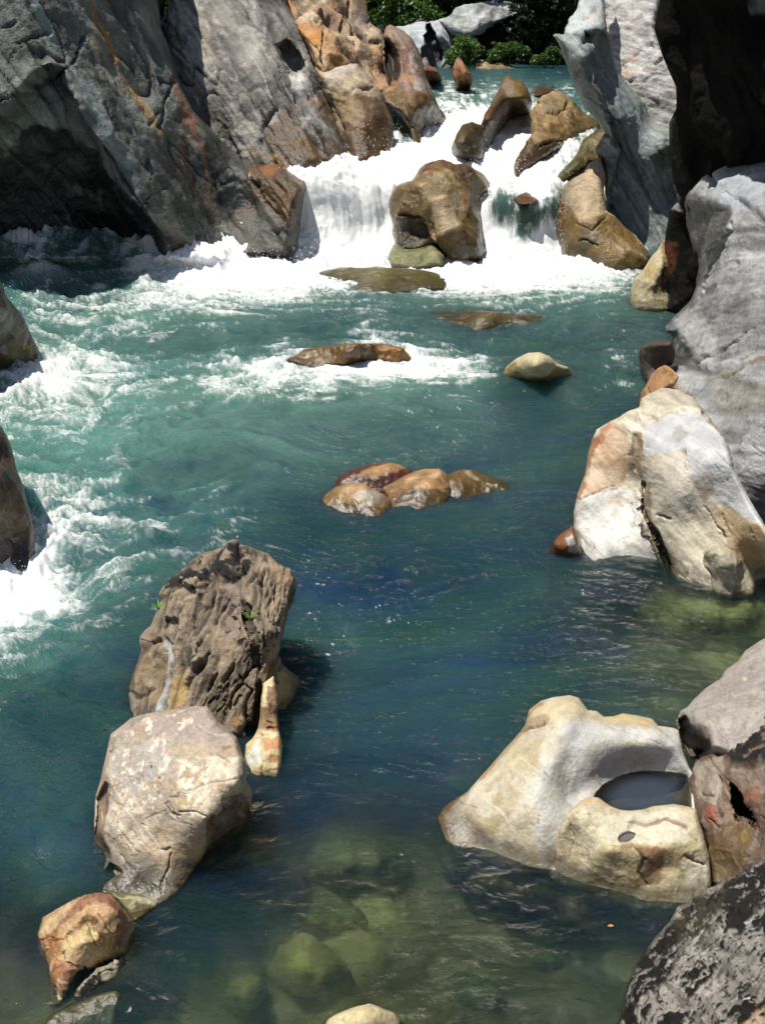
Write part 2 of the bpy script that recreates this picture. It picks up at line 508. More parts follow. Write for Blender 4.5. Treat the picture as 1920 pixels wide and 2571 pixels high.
# ---- left wall, front block with the dark hollow at its foot
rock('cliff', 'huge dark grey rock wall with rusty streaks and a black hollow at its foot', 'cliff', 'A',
     [(-420,-520),(660,-520),(695,-50),(692,100),(720,170),(780,330),(850,480),(930,560),(1000,640),(1060,690),(1130,705),(1200,705),(1280,742),(1330,775),(1340,810),(1320,880),(1302,980),(1300,1060),(1290,1125),
      (1280,1150),(1120,1150),(1020,1145),(960,1165),(860,1195),(800,1205),(700,1205),(260,1230),(0,1240),(-420,1250)],
     [(1285,1120,18.95),(1335,800,19.6),(1200,705,20.2),(1050,690,20.5),(1100,1110,19.0),(1200,900,19.3),(960,1140,19.1),(800,1168,18.75),(1100,900,20.0),(900,850,19.7),(760,800,19.1),(850,480,20.6),(720,170,21.4),(690,-50,21.8),(660,-500,22.6),
      (600,500,18.9),(450,100,19.2),(450,-400,20.6),(200,50,18.1),(0,50,17.7),(0,-500,18.4),(-400,0,17.5),(-400,450,17.0),(100,270,17.5),(300,400,17.6),(0,400,16.8),(440,620,17.6),(560,850,17.75),(640,930,17.85),(760,1150,18.65),(250,480,17.3),(50,520,16.9),
      (0,1200,18.25),(300,1190,18.3),(600,1180,18.5),(-400,1200,18.2),(0,900,18.0),(300,900,18.2),(300,680,17.9),(500,1000,18.45),(80,680,17.7),(450,830,18.2),(-400,700,17.6)],
     mode='Y', step=4.2, T=1.2, R=70, thick=5, tone=.9, grain=.2, base=(132,136,130), base2=(78,80,76), lump=.15, lumpf=.45, chip=.05, chipf=.9, strata=.085, sdir=(.8,.2,.5), sfreq=1.9, fine=.05, finef=3.2,
     carve=[([(-420,640),(0,520),(60,400),(130,310),(210,265),(280,290),(320,370),(400,560),(440,640),(560,850),(650,935),(700,1010),(770,1170),(790,1260),(-420,1300)], .9, 80)],
     crease=[([(370,160),(330,260),(230,340),(340,460),(420,580),(560,800),(650,925)],9,.16),([(0,440),(120,400),(230,340)],7,.10),([(690,545),(720,440),(760,330)],10,.14),([(1040,685),(1130,860),(1190,960)],9,.14),([(650,925),(640,800),(660,740)],6,.07),([(760,1150),(850,1100),(860,960)],9,.1),([(960,1130),(900,1040),(880,960)],9,.1)],
     paint=[('p',[(-420,520),(20,640),(80,590),(130,530),(200,520),(300,560),(400,640),(560,850),(640,930),(780,1180),(-420,1200)],(19,18,17),.96,30),  # near-black polygon: the hollow's deep shade painted into the rock colour
            ('s',[(390,10),(430,90),(480,210),(520,320),(600,430),(690,570)],20,(150,108,56),.8),('s',[(400,160),(450,300),(540,400)],18,(176,164,136),.7),('s',[(550,350),(620,440),(690,580)],16,(178,160,120),.6),
            ('s',[(750,340),(790,430),(820,500),(840,560),(870,640),(900,720),(905,860),(930,950)],18,(142,92,60),.75),('s',[(810,490),(850,560)],34,(160,110,80),.7),('s',[(820,590),(870,680),(910,760),(920,900),(980,980)],20,(178,160,128),.5),
            ('p',[(1060,700),(1200,700),(1340,780),(1330,860),(1290,1000),(1180,960),(1060,800)],(118,84,40),.85,30,'w'),('s',[(1150,720),(1250,730),(1330,790)],26,(176,112,60),.9),('s',[(1190,800),(1250,860),(1230,960)],50,(126,80,30),.6,'w'),
            ('p',[(1000,900),(1080,880),(1300,1000),(1290,1140),(1000,1140)],(86,78,66),.6,40,'w'),('s',[(1020,1080),(1000,980),(1070,890)],30,(120,86,36),.6,'w'),('s',[(700,960),(780,1060),(830,1140)],30,(140,104,60),.6),
            ('s',[(120,-60),(220,120),(330,300),(430,470),(560,700)],40,(150,160,160),.55),('s',[(240,-60),(330,120),(460,330),(590,560),(700,800)],26,(84,92,98),.6),('s',[(500,-40),(600,150),(700,330),(760,480)],34,(88,90,92),.55),('s',[(560,60),(640,260),(720,470),(800,700),(880,960)],18,(168,164,150),.55),('s',[(330,350),(450,560),(560,760),(680,980)],30,(120,130,130),.5),('s',[(640,300),(760,560),(830,760),(860,900)],12,(120,80,54),.6),('s',[(900,700),(980,860),(1060,1040)],22,(70,68,64),.6),('n',(1.2,1.2,.5),(66,68,70),.18,.55,.25),('n',(2.2,2.2,1.1),(160,160,152),.25,.5,.2)],
     vein=[(1.1,(44,44,44),.035,.8),(1.7,(190,188,178),.03,.22)], clefts=[(46,62,9,170,9,.05,.6),(26,62,7,300,5,.02,.5),(14,-30,15,150,7,.05,.6)], wetz=.35, wetc=.45, mat='far', seed=1, tfreq=.7, k=.80)

rock('cliff', 'tall sunlit grey buttress leaning behind the dark left wall, brown and wet at its foot', 'cliff', 'A',
     [(680,-520),(1130,-520),(1180,-200),(1228,0),(1290,110),(1350,240),(1400,380),(1450,500),(1500,620),(1547,705),(1540,730),(1480,760),(1380,775),(1340,840),(1200,950),(1000,950),(800,700),(700,450),(675,60)],
     [(1540,705,20.9),(1470,735,20.6),(1350,760,20.5),(1225,0,24.5),(1400,380,22.6),(1150,-500,27),(740,0,23.6),(740,-500,25.4),(760,330,22.2),(900,560,21.6),(1000,300,22.2),(1000,0,23.8),(1100,600,21.4),(1250,650,20.9),(1200,250,22.6),(1050,900,21.2)],
     mode='Y', step=3.8, T=1.3, R=110, thick=4, tone=.8, grain=.25, base=(160,156,147), base2=(104,101,96), lump=.16, lumpf=.6, chip=.05, chipf=1.1, strata=.095, sdir=(.8,.1,.5), sfreq=2.2, fine=.05, finef=3.5,
     carve=[([(1190,180),(1260,150),(1330,260),(1340,330),(1290,360),(1240,340),(1200,260)],.9,50),([(690,-100),(740,-60),(735,40),(700,110),(680,60)],1.6,25)],
     crease=[([(1120,620),(1130,540),(1190,450)],10,.15),([(1230,450),(1290,540),(1380,620),(1470,700)],9,.15),([(700,160),(800,250),(900,330)],8,.1),([(1040,690),(1010,600),(940,510)],8,.12)],
     paint=[('p',[(1010,480),(1080,450),(1130,520),(1110,610),(1050,660),(1010,640)],(196,192,184),.7,25),('p',[(740,10),(800,60),(820,130),(700,150)],(200,196,186),.6,20),('p',[(1250,320),(1320,330),(1330,390),(1260,390)],(205,203,198),.8,15),
            ('p',[(1130,480),(1240,470),(1420,600),(1547,700),(1400,760),(1250,720),(1150,640)],(124,96,60),.7,30,'w'),('s',[(1290,650),(1350,690),(1420,720)],46,(132,94,30),.8,'w'),('s',[(1400,430),(1460,560),(1530,690)],26,(110,78,42),.7,'w'),('s',[(1080,640),(1180,680),(1300,750)],22,(196,156,110),.8),
            ('b',1180,500,40,26,0,(150,112,96),.7),('b',1360,430,50,26,10,(150,122,108),.6),('s',[(760,20),(860,200),(960,380),(1060,560)],26,(176,172,164),.6),('s',[(860,0),(960,180),(1060,340),(1160,480)],22,(92,92,92),.55),('s',[(1000,0),(1080,160),(1180,330),(1300,520),(1420,660)],24,(128,122,116),.6),('s',[(1100,60),(1200,260),(1300,400)],16,(190,186,180),.5),('s',[(760,250),(880,440),(980,600)],16,(108,88,68),.5),('s',[(880,60),(895,140),(885,240)],10,(140,110,70),.6),('s',[(1240,450),(1330,540),(1400,590)],20,(120,90,84),.6),('n',(2,2,.9),(84,82,80),.16,.6,.2),('n',(1.6,1.6,.8),(196,194,190),.2,.55,.2)],
     vein=[(1.6,(60,58,56),.04,.8),(2.2,(206,204,198),.035,.6)], clefts=[(50,60,9,130,8,.05,.55),(30,60,8,240,5,.02,.5),(12,-20,15,110,6,.05,.6)], wetz=.3, wetc=.5, mat='far', seed=2, tfreq=.9, k=.90)

# ---- orange stack behind
rock('rock_outcrop', 'broken orange and tan rock outcrop rising behind the rounded brown boulder at the top', 'rock', 'D',
     [(20,-330),(690,-330),(715,20),(735,190),(775,215),(825,262),(852,330),(862,500),(870,600),(940,715),(900,780),(820,800),(600,800),(370,640),(280,520),(120,230),(20,-20)],
     [(40,0,26.5),(350,0,28.5),(690,0,30),(690,-320,33),(100,-300,29),(850,340,28.5),(860,600,26.8),(930,715,26),(650,460,26.6),(500,250,27.5),(300,500,25.5),(600,750,25.5),(760,230,29),(580,120,29)],
     mode='Y', step=3, T=.9, R=90, thick=3, base=(204,184,160), base2=(174,138,100), lump=.25, lumpf=.7, chip=.22, chipf=.85, strata=.06, sdir=(.85,.1,.5), sfreq=1.6, fine=.05, finef=4,
     crease=[([(340,0),(380,140),(480,220),(560,330),(640,420)],16,.3),([(570,0),(580,100),(610,220),(620,300)],14,.25),([(680,260),(740,300),(830,350)],18,.3),([(480,90),(520,180),(530,290)],10,.2)],
     paint=[('p',[(330,10),(560,0),(580,160),(520,260),(400,180)],(138,104,80),.7,25),('b',700,290,46,40,0,(96,96,98),.8),('b',780,330,50,30,20,(80,78,74),.8),('s',[(800,360),(820,480),(850,560)],30,(206,140,72),.7),('p',[(640,120),(720,60),(740,230),(660,280)],(176,160,150),.6,20),('b',80,40,60,60,0,(206,140,80),.7),('p',[(780,600),(880,600),(930,720),(820,740)],(170,124,84),.7,20)],
     vein=[(2,(70,54,42),.04,.7)], wetz=0, mat='far', seed=3, tfreq=1.2, k=1.0)
rock('rock_block', 'three sided orange and cream rock block leaning between the grey buttress and the outcrop', 'rock', 'D',
     [(115,190),(200,100),(290,72),(335,130),(372,200),(480,270),(545,320),(600,390),(645,470),(660,560),(540,600),(370,640),(300,540),(255,430),(200,330)],
     [(120,190,24.5),(290,75,25.2),(370,200,24.4),(250,300,23.9),(350,420,23.6),(500,400,24.1),(640,470,24.8),(370,570,23.3),(560,520,24.2),(300,540,23.4)],
     mode='Y', step=2.8, T=.5, R=60, thick=1.6, base=(206,184,152), base2=(178,130,80), lump=.14, lumpf=.9, chip=.12, chipf=1.1, strata=.03, sdir=(.8,0,.6), sfreq=3, fine=.03, finef=5,
     crease=[([(200,110),(330,170),(370,240),(345,420),(370,560)],14,.2),([(250,360),(330,420)],10,.12)],
     paint=[('p',[(130,190),(220,170),(350,240),(370,300),(340,380),(230,330)],(196,130,66),.8,25),('b',500,330,60,44,50,(110,92,80),.8),('p',[(400,560),(430,480),(500,470),(540,510),(460,560)],(128,98,40),.8,20),('s',[(460,460),(540,500)],22,(206,150,70),.7),('p',[(180,120),(290,80),(330,140),(220,160)],(222,210,188),.7,15)],
     vein=[(2.5,(90,66,46),.035,.6)], wetz=0, mat='far', seed=4, tfreq=1.5, k=1.0)
rock('boulder', 'rounded tan boulder with a wet dark brown foot beside the left arm of the falls', 'boulder', 'D',
     [(300,540),(320,560),(372,585),(460,545),(560,512),(650,520),(700,570),(780,650),(830,730),(858,780),(868,840),(905,920),(938,990),(945,1080),(957,1250),(955,1340),(880,1380),(620,1400),(480,1100),(420,880),(365,780),(330,680)],
     [(900,1300,'w',-.1),(640,1330,'w',-.2),(560,515,23.6),(370,590,23.0),(700,580,23.6),(830,740,23.2),(600,800,22.4),(480,1000,22.3),(700,1050,21.9),(930,1050,22.6),(640,680,22.9),(400,800,22.8)],
     mode='Y', step=2.8, T=.8, R=100, thick=2, base=(198,180,156), base2=(166,140,108), lump=.10, lumpf=1, chip=.05, chipf=1.4, strata=.02, sdir=(.3,0,.95), sfreq=4, fine=.02, finef=6,
     crease=[([(440,860),(480,1000),(540,1080)],14,.15),([(540,780),(640,720),(760,730)],12,.08)],
     paint=[('p',[(480,780),(640,760),(870,830),(960,1000),(960,1380),(620,1380),(500,1050)],(104,74,36),.9,30,'w'),('p',[(470,800),(640,770),(640,960),(560,1030),(480,980)],(150,126,84),.8,30),('b',840,960,60,110,-20,(110,62,24),.7,'w'),('b',800,880,50,30,0,(84,84,92),.6,'w'),('p',[(380,580),(560,520),(660,540),(600,640),(400,760)],(206,196,182),.7,30)],
     vein=[(2,(226,214,196),.05,.4)], wetz=.25, mat='far', seed=5, tfreq=1.4, k=1.05)
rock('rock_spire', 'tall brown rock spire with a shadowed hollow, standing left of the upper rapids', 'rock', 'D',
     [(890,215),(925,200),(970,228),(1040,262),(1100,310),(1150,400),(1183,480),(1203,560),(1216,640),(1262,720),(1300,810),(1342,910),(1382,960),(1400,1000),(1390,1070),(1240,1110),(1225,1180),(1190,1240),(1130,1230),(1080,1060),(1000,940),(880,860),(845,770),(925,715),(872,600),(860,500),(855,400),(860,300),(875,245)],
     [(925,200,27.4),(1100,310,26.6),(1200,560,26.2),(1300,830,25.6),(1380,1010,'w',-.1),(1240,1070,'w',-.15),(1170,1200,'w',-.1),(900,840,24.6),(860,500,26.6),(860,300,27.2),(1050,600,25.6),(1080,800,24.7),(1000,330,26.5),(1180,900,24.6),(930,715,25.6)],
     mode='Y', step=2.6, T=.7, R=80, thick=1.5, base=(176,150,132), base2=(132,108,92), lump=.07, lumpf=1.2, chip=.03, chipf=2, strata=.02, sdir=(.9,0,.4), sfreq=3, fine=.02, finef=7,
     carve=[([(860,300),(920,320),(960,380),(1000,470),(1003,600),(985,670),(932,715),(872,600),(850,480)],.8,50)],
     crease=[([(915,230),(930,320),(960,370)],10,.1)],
     paint=[('p',[(865,290),(920,320),(990,460),(1000,600),(975,680),(932,712),(880,610),(862,480)],(46,38,32),.95,10,'h'),('s',[(1020,400),(1050,480),(1050,560)],34,(104,68,56),.8),('p',[(850,760),(960,720),(1160,770),(1300,800),(1400,1010),(1240,1090),(1190,1240),(1120,1200),(1000,920)],(112,86,30),.9,25,'w'),('s',[(1160,790),(1250,900),(1320,1010)],46,(104,66,30),.8,'w'),('s',[(930,715),(1050,620),(1150,690)],40,(186,140,98),.7),('b',1160,700,50,60,-20,(190,186,184),.6),('p',[(940,240),(1050,270),(1130,380),(1000,360)],(136,118,108),.8,25),('s',[(1090,450),(1120,600)],30,(186,176,166),.6)],  # darkest polygon paints the shade inside the hollow
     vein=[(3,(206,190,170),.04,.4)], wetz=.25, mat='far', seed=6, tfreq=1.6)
rock('rock', 'low reddish brown rock at the near edge of the calm upper pool beside the spire', 'rock', 'D',
     [(1195,600),(1215,556),(1245,540),(1290,562),(1330,615),(1352,660),(1345,700),(1300,715),(1220,700)],
     [(1340,690,'w',-.1),(1230,690,'w',-.2),(1250,545,34.2),(1320,620,33.8),(1200,600,34)], mode='Y', step=2, T=.3, R=40, thick=1, base=(140,88,70), base2=(108,66,52), lump=.05, lumpf=2, chip=.04, chipf=2.5, wetz=.12, mat='far', seed=7)
rock('rock', 'slim pointed orange brown rock standing alone in the rapids below the upper pool', 'rock', 'D',
     [(1433,570),(1465,490),(1492,472),(1518,502),(1560,568),(1602,640),(1607,690),(1590,740),(1550,770),(1480,790),(1448,765),(1460,690),(1440,630)],
     [(1560,745,'w',-.1),(1470,755,'w',-.1),(1490,475,34.0),(1520,620,33.2),(1600,680,33.8),(1440,580,34)], mode='Y', step=1.8, T=.35, R=45, thick=.8, base=(176,126,84), base2=(140,92,56), lump=.05, lumpf=2, chip=.04, chipf=2.2, strata=.02, sdir=(1,0,.2), sfreq=6,
     paint=[('p',[(1450,690),(1600,700),(1560,780),(1450,780)],(116,64,26),.8,12,'w'),('p',[(1460,490),(1520,510),(1500,570),(1440,580)],(176,160,140),.6,12)], wetz=.15, mat='far', seed=8)
rock('boulder', 'twin lobed dark wet brown boulder parting the falls in the middle', 'boulder', 'E',
     [(445,545),(465,528),(492,524),(532,550),(580,553),(612,610),(642,690),(645,740),(635,800),(560,830),(520,850),(450,910),(390,970),(335,1050),(295,1130),(200,1140),(95,1110),(87,1030),(125,925),(170,862),(230,846),(292,862),(320,790),(350,740),(400,650),(420,605)],
     [(630,800,'w',-.1),(520,820,'w',-.15),(400,940,'w',-.2),(300,1100,'w',-.15),(110,1090,'w',-.15),(230,848,22.8),(300,870,23.2),(490,526,26.6),(580,560,26.2),(440,700,25.0),(380,830,23.6),(180,980,21.9),(560,700,25.2),(640,720,25.8)],
     mode='Y', step=2.6, T=.6, R=70, thick=1.6, base=(130,106,66), base2=(96,76,46), lump=.07, lumpf=1.4, chip=.035, chipf=2.2, fine=.015, finef=7,
     paint=[('p',[(430,600),(470,530),(540,560),(520,640),(490,660)],(150,126,106),.8,15),('p',[(540,560),(610,600),(640,720),(560,760),(520,690)],(118,96,34),.8,20,'w'),('p',[(330,740),(480,730),(500,800),(340,880)],(112,58,36),.7,20,'w'),('p',[(90,1040),(300,860),(380,900),(290,1130),(100,1120)],(92,76,52),.7,20,'w')], wetz=.3, wet=.5, mat='far', seed=9)
rock('rock', 'flat red brown rock awash at the lip of the falls, right of the twin boulder', 'rock', 'E',
     [(622,640),(650,600),(690,575),(740,563),(800,568),(835,585),(815,610),(770,640),(720,655),(665,665)],
     [(640,650,'w',-.1),(800,600,'w',0),(740,565,'w',.1),(700,610,'w',-.4)], mode='Y', step=2, T=.3, R=40, thick=.8, base=(140,92,60), base2=(112,74,42), lump=.03, lumpf=2, chip=.03, chipf=2.5, wetz=.15, wet=.5, mat='far', seed=10)
rock('boulder', 'craggy tan boulder right of the twin boulder with a wet black toe', 'boulder', 'E',
     [(678,720),(690,690),(722,658),(790,630),(850,640),(905,680),(950,715),(1000,785),(1060,795),(1115,850),(1110,900),(990,930),(900,985),(840,1035),(760,1070),(705,1120),(625,1190),(555,1255),(515,1200),(518,1150),(530,1105),(580,1040),(640,930),(642,860),(630,795),(660,745)],
     [(550,1235,'w',-.2),(620,1170,'w',-.15),(830,1020,'w',-.25),(1090,880,'w',-.2),(525,1120,21.6),(640,930,23.0),(640,800,24.2),(790,632,26.4),(720,660,25.8),(1000,790,25.8),(900,680,26.4),(800,850,23.8),(700,980,22.6),(900,900,24.2)],
     mode='Y', step=2.5, T=.5, R=50, thick=1.5, base=(190,160,118), base2=(150,118,74), lump=.09, lumpf=1.4, chip=.09, chipf=1.6, fine=.02, finef=7,
     carve=[([(680,700),(710,700),(705,745),(680,750)],.5,15),([(940,690),(1040,780),(980,790),(920,740)],.6,20)],
     crease=[([(680,760),(740,790),(880,770),(900,690)],12,.15),([(640,1000),(690,1030),(780,990),(870,965)],12,.14),([(700,900),(760,940)],8,.1)],
     paint=[('p',[(700,660),(840,640),(880,760),(720,770)],(160,142,110),.7,15),('p',[(730,820),(870,810),(900,940),(720,980)],(198,160,102),.8,25),('p',[(520,1180),(540,1100),(620,1000),(700,1010),(820,970),(850,1030),(700,1120),(560,1250)],(84,60,36),.85,15,'w'),('p',[(900,860),(1000,800),(1110,840),(1100,900),(960,930)],(130,110,60),.7,20,'w')], vein=[(3,(80,58,36),.05,.6)], wetz=.2, mat='far', seed=11)
rock('rock', 'mossy green brown rock wedged between the side chute and the leaning grey slab', 'rock', 'E',
     [(1000,970),(1040,940),(1085,905),(1160,890),(1250,900),(1250,1100),(1130,1120),(1060,1130),(1020,1190),(900,1275),(820,1300),(785,1270),(840,1190),(900,1130),(960,1050)],
     [(800,1270,'w',-.15),(900,1260,'w',-.1),(860,1180,21.3),(1000,1000,22.2),(1100,905,23.0),(1200,900,23.2),(1100,1080,22.0),(960,1150,21.4)],
     mode='Y', step=2.6, T=.4, R=50, thick=1.4, base=(150,134,92), base2=(108,100,58), lump=.07, lumpf=1.4, chip=.06, chipf=1.8, fine=.02, finef=7,
     paint=[('p',[(820,1290),(860,1180),(960,1080),(1040,1100),(1000,1200),(880,1280)],(104,100,46),.85,20,'w'),('p',[(1030,980),(1160,900),(1180,960),(1060,1050)],(186,172,138),.8,20)], wetz=.2, mat='far', seed=12)

# ---- around the main drop
rock('boulder', 'big angular golden brown boulder in the centre of the waterfall', 'boulder', 'F',
     [(283,155),(320,108),(370,75),(440,55),(500,66),(570,53),(602,85),(652,130),(676,170),(681,205),(645,222),(625,245),(636,290),(636,400),(632,500),(622,560),(540,572),(470,565),(425,535),(405,500),(370,515),(300,535),(225,535),(188,495),(184,430),(190,380),(158,320),(164,240),(180,185),(230,165)],
     [(620,545,19.10),(540,560,18.95),(460,540,19.00),(240,520,19.25),(190,490,19.45),(300,520,19.15),(380,490,19.10),(165,240,19.95),(180,330,19.65),(230,165,20.15),(330,150,19.75),(440,56,20.85),(570,56,20.75),(670,180,20.65),(630,270,20.05),(620,420,19.45),(420,140,19.75),(500,200,19.55),(540,170,19.85),(420,380,19.00),(540,420,18.95),(300,330,19.40),(240,420,19.45),(350,420,19.35)],
     mode='Y', step=2.6, T=.45, R=55, thick=1.2, base=(200,174,126), base2=(142,118,64), lump=.04, lumpf=1.3, chip=.17, chipf=1.15, fine=.018, finef=8,
     crease=[([(210,330),(330,335),(385,370),(420,440),(440,510)],7,.14),([(460,118),(530,125),(600,110)],7,.08)],
     paint=[('p',[(290,150),(370,70),(580,50),(620,120),(540,150),(430,115),(350,150)],(128,84,52),.85,12),('p',[(470,80),(590,65),(610,150),(560,160),(480,120)],(96,78,44),.8,12),('p',[(170,180),(320,180),(340,330),(240,340),(165,300)],(124,98,52),.75,15),('p',[(190,340),(350,350),(400,460),(440,540),(200,540)],(52,42,20),.95,12,'w'),  # near-black polygon: wet olive, darkened in place of an undercut's shade
            ('p',[(380,240),(540,180),(600,220),(540,360),(480,430),(400,380)],(222,196,156),.85,16),('p',[(420,430),(540,400),(580,270),(640,270),(640,560),(460,560)],(96,74,22),.9,18,'w'),('p',[(430,490),(640,470),(640,570),(450,570)],(84,72,44),.8,15,'w'),('s',[(530,160),(560,240),(550,330)],24,(206,140,70),.7),('n',(3,3,3),(224,206,170),.28,.6,.15)],
     vein=[(3,(70,54,30),.04,.6)], wetz=.2, mat='far', seed=13, tfreq=1.6)
rock('rock', 'pale green flat rock lying under the left corner of the big golden boulder', 'rock', 'F',
     [(150,560),(168,505),(192,472),(240,498),(310,492),(380,472),(412,500),(445,545),(430,590),(300,610),(170,595)],
     [(160,560,18.9),(300,575,18.6),(430,560,18.6),(200,490,19.4),(380,478,19.2),(300,500,19.2)], mode='Y', step=2.2, T=.25, R=40, thick=.8, base=(168,166,122), base2=(132,130,84), lump=.04, lumpf=2, chip=.03, chipf=2.2, crease=[([(335,570),(330,530),(345,490)],5,.05)], wetz=.1, mat='far', seed=14)
rock('rock', 'small rounded brown rock poking out on top of the right hand drop', 'rock', 'F',
     [(800,245),(838,217),(865,204),(900,223),(932,252),(900,275),(830,275)], [(810,255,'w',-.25),(920,255,'w',-.25),(865,270,'w',-.3),(865,206,'w',-.12)], mode='Y', step=2, T=.2, R=35, thick=.6, base=(140,96,46), base2=(112,74,30), lump=.02, lumpf=3, chip=.02, chipf=3, wetz=.1, wet=.6, mat='far', seed=15)
rock('boulder', 'brown boulder with pale tan upper half, leaning on the torn grey slab', 'boulder', 'F',
     [(1255,25),(1276,120),(1271,200),(1281,310),(1331,338),(1380,390),(1440,440),(1475,490),(1517,540),(1505,600),(1470,640),(1370,640),(1250,635),(1200,610),(1120,595),(1046,580),(1044,480),(1020,420),(1013,350),(1030,260),(1060,178),(1110,140),(1170,110),(1190,60),(1225,35)],
     [(1480,600,18.85),(1370,610,18.7),(1250,605,18.8),(1120,565,19.2),(1050,555,19.5),(1515,545,19.2),(1440,440,19.5),(1330,335,19.6),(1280,300,19.7),(1255,30,20.8),(1060,180,20.5),(1015,350,19.9),(1150,420,19.1),(1280,450,18.95),(1400,520,18.8),(1180,230,19.8),(1250,330,19.3),(1110,320,19.5),(1200,120,20.3)],
     mode='Y', step=2.6, T=.35, R=45, thick=1.3, base=(200,180,150), base2=(170,146,112), lump=.07, lumpf=1.4, chip=.05, chipf=1.5, fine=.018, finef=8,
     crease=[([(1150,455),(1200,470),(1240,480)],8,.12),([(1130,380),(1210,400),(1290,340)],7,.04)],
     paint=[('p',[(1010,350),(1040,240),(1100,290),(1150,370),(1280,320),(1340,340),(1520,540),(1500,650),(1046,600),(1020,420)],(124,96,34),.9,14,'w'),('p',[(1150,390),(1260,430),(1230,480),(1150,480)],(86,84,72),.7,18,'w'),('p',[(1050,480),(1180,490),(1260,560),(1100,580)],(96,92,66),.6,20,'w'),('s',[(1030,280),(1030,360),(1060,420)],26,(142,92,32),.7,'w'),('s',[(1200,560),(1240,500),(1330,560)],40,(150,112,28),.6,'w'),('n',(2.5,2.5,2.5),(226,212,190),.2,.4,.2)],
     vein=[(3,(120,98,70),.05,.5)], wetz=.15, mat='far', seed=16, tfreq=1.6, k=1.1)
rock('rock_slab', 'leaning blue grey rock slab with a torn top edge on the right of the falls', 'cliff', 'E',
     [(793,240),(815,230),(862,236),(868,190),(900,130),(960,60),(970,-80),(985,-420),(1130,-420),(1148,-40),(1152,130),(1182,280),(1222,470),(1262,530),(1350,622),(1420,690),(1500,715),(1560,778),(1604,830),(1660,1000),(1720,1300),(1750,1800),(1500,1850),(1200,1750),(1150,1320),(1130,1090),(1090,1060),(1085,1030),(1150,915),(1110,840),(1060,800),(1000,730),(960,640),(910,520),(860,400),(822,300)],
     [(800,240,20.4),(870,200,20.8),(970,50,22.0),(1000,-400,23.6),(1140,-300,24.0),(1150,100,22.2),(1000,180,20.9),(1100,215,20.7),(1150,300,21.6),(1250,530,22.2),(1420,690,22.4),(1590,830,22.5),(860,400,20.5),(960,640,20.6),(1060,800,20.6),(1150,920,20.7),(1000,400,20.0),(1120,600,20.0),(1200,900,20.3),(1300,800,20.4),(1400,1000,20.7),(1300,1200,20.7),(1500,1300,20.8),(1650,1200,21.0),(1620,860,20.7),(1200,1300,20.7),(1300,1700,20.3),(1700,1700,20.2)],
     mode='Y', step=3.2, T=.5, R=45, thick=1.8, base=(150,158,156), base2=(112,120,120), lump=.10, lumpf=.8, chip=.035, chipf=1.5, strata=.05, sdir=(.75,.1,.55), sfreq=2.6, fine=.02, finef=6,
     carve=[([(980,215),(1150,205),(1230,400),(1420,640),(1680,840),(1960,1850),(1200,1750),(1150,1320),(1230,1035),(1150,800),(1090,560),(1070,330),(980,330)],.45,25)],
     crease=[([(1000,640),(1130,740),(1220,820),(1290,870)],9,.1),([(1340,900),(1370,830),(1390,790)],7,.08),([(1150,910),(1220,1030),(1235,1040)],10,.1),([(1060,300),(1100,440),(1100,560)],10,.1)],
     paint=[('p',[(860,240),(900,130),(970,40),(985,-420),(1130,-420),(1150,130),(1060,220),(960,220)],(206,212,212),.75,20),('s',[(1040,100),(1130,95)],18,(206,186,160),.6),('p',[(1100,230),(1230,300),(1330,640),(1330,760),(1150,720),(1090,500)],(92,104,108),.6,40),('s',[(1330,610),(1450,760),(1580,1000)],30,(140,136,116),.6),('n',(2,2,1),(70,76,76),.2,.6,.15),('s',[(1000,420),(1090,460)],10,(60,64,64),.7)],
     clefts=[(30,58,7,220,6,.02,.5),(10,-60,15,120,6,.03,.7)], vein=[(1.7,(64,66,64),.04,.8),(2.4,(196,200,198),.04,.5)], wetz=.2, mat='far', seed=17, tfreq=1.2, k=.95)
rock('cliff', 'sunlit pale grey rock wall standing behind the leaning slab at the top right', 'cliff', 'E',
     [(1100,-420),(1515,-420),(1535,0),(1500,150),(1525,280),(1565,380),(1640,500),(1720,650),(1720,820),(1640,1000),(1400,900),(1200,600),(1140,200)],
     [(1150,-400,26.5),(1500,-400,26.5),(1520,100,24.3),(1160,200,25.0),(1300,560,23.6),(1600,820,22.9),(1650,500,23.3),(1400,300,24.0)],
     mode='Y', step=3.2, T=.4, R=40, thick=1.8, base=(208,205,201), base2=(178,174,170), lump=.12, lumpf=.9, chip=.06, chipf=1.6, strata=.04, sdir=(.3,.1,.95), sfreq=3, fine=.05, finef=6,
     crease=[([(1230,440),(1300,430),(1400,300),(1500,290)],7,.08),([(1330,560),(1440,470),(1560,400)],7,.08),([(1500,300),(1440,340)],6,.08)],
     paint=[('b',1330,400,36,46,0,(196,150,120),.6),('b',1300,500,50,40,30,(196,156,126),.6),('b',1440,480,40,30,0,(140,96,70),.6)], vein=[(2,(110,108,110),.05,.6),(3.2,(238,236,236),.05,.5)], wetz=0, mat='far', seed=18, tfreq=1.5)

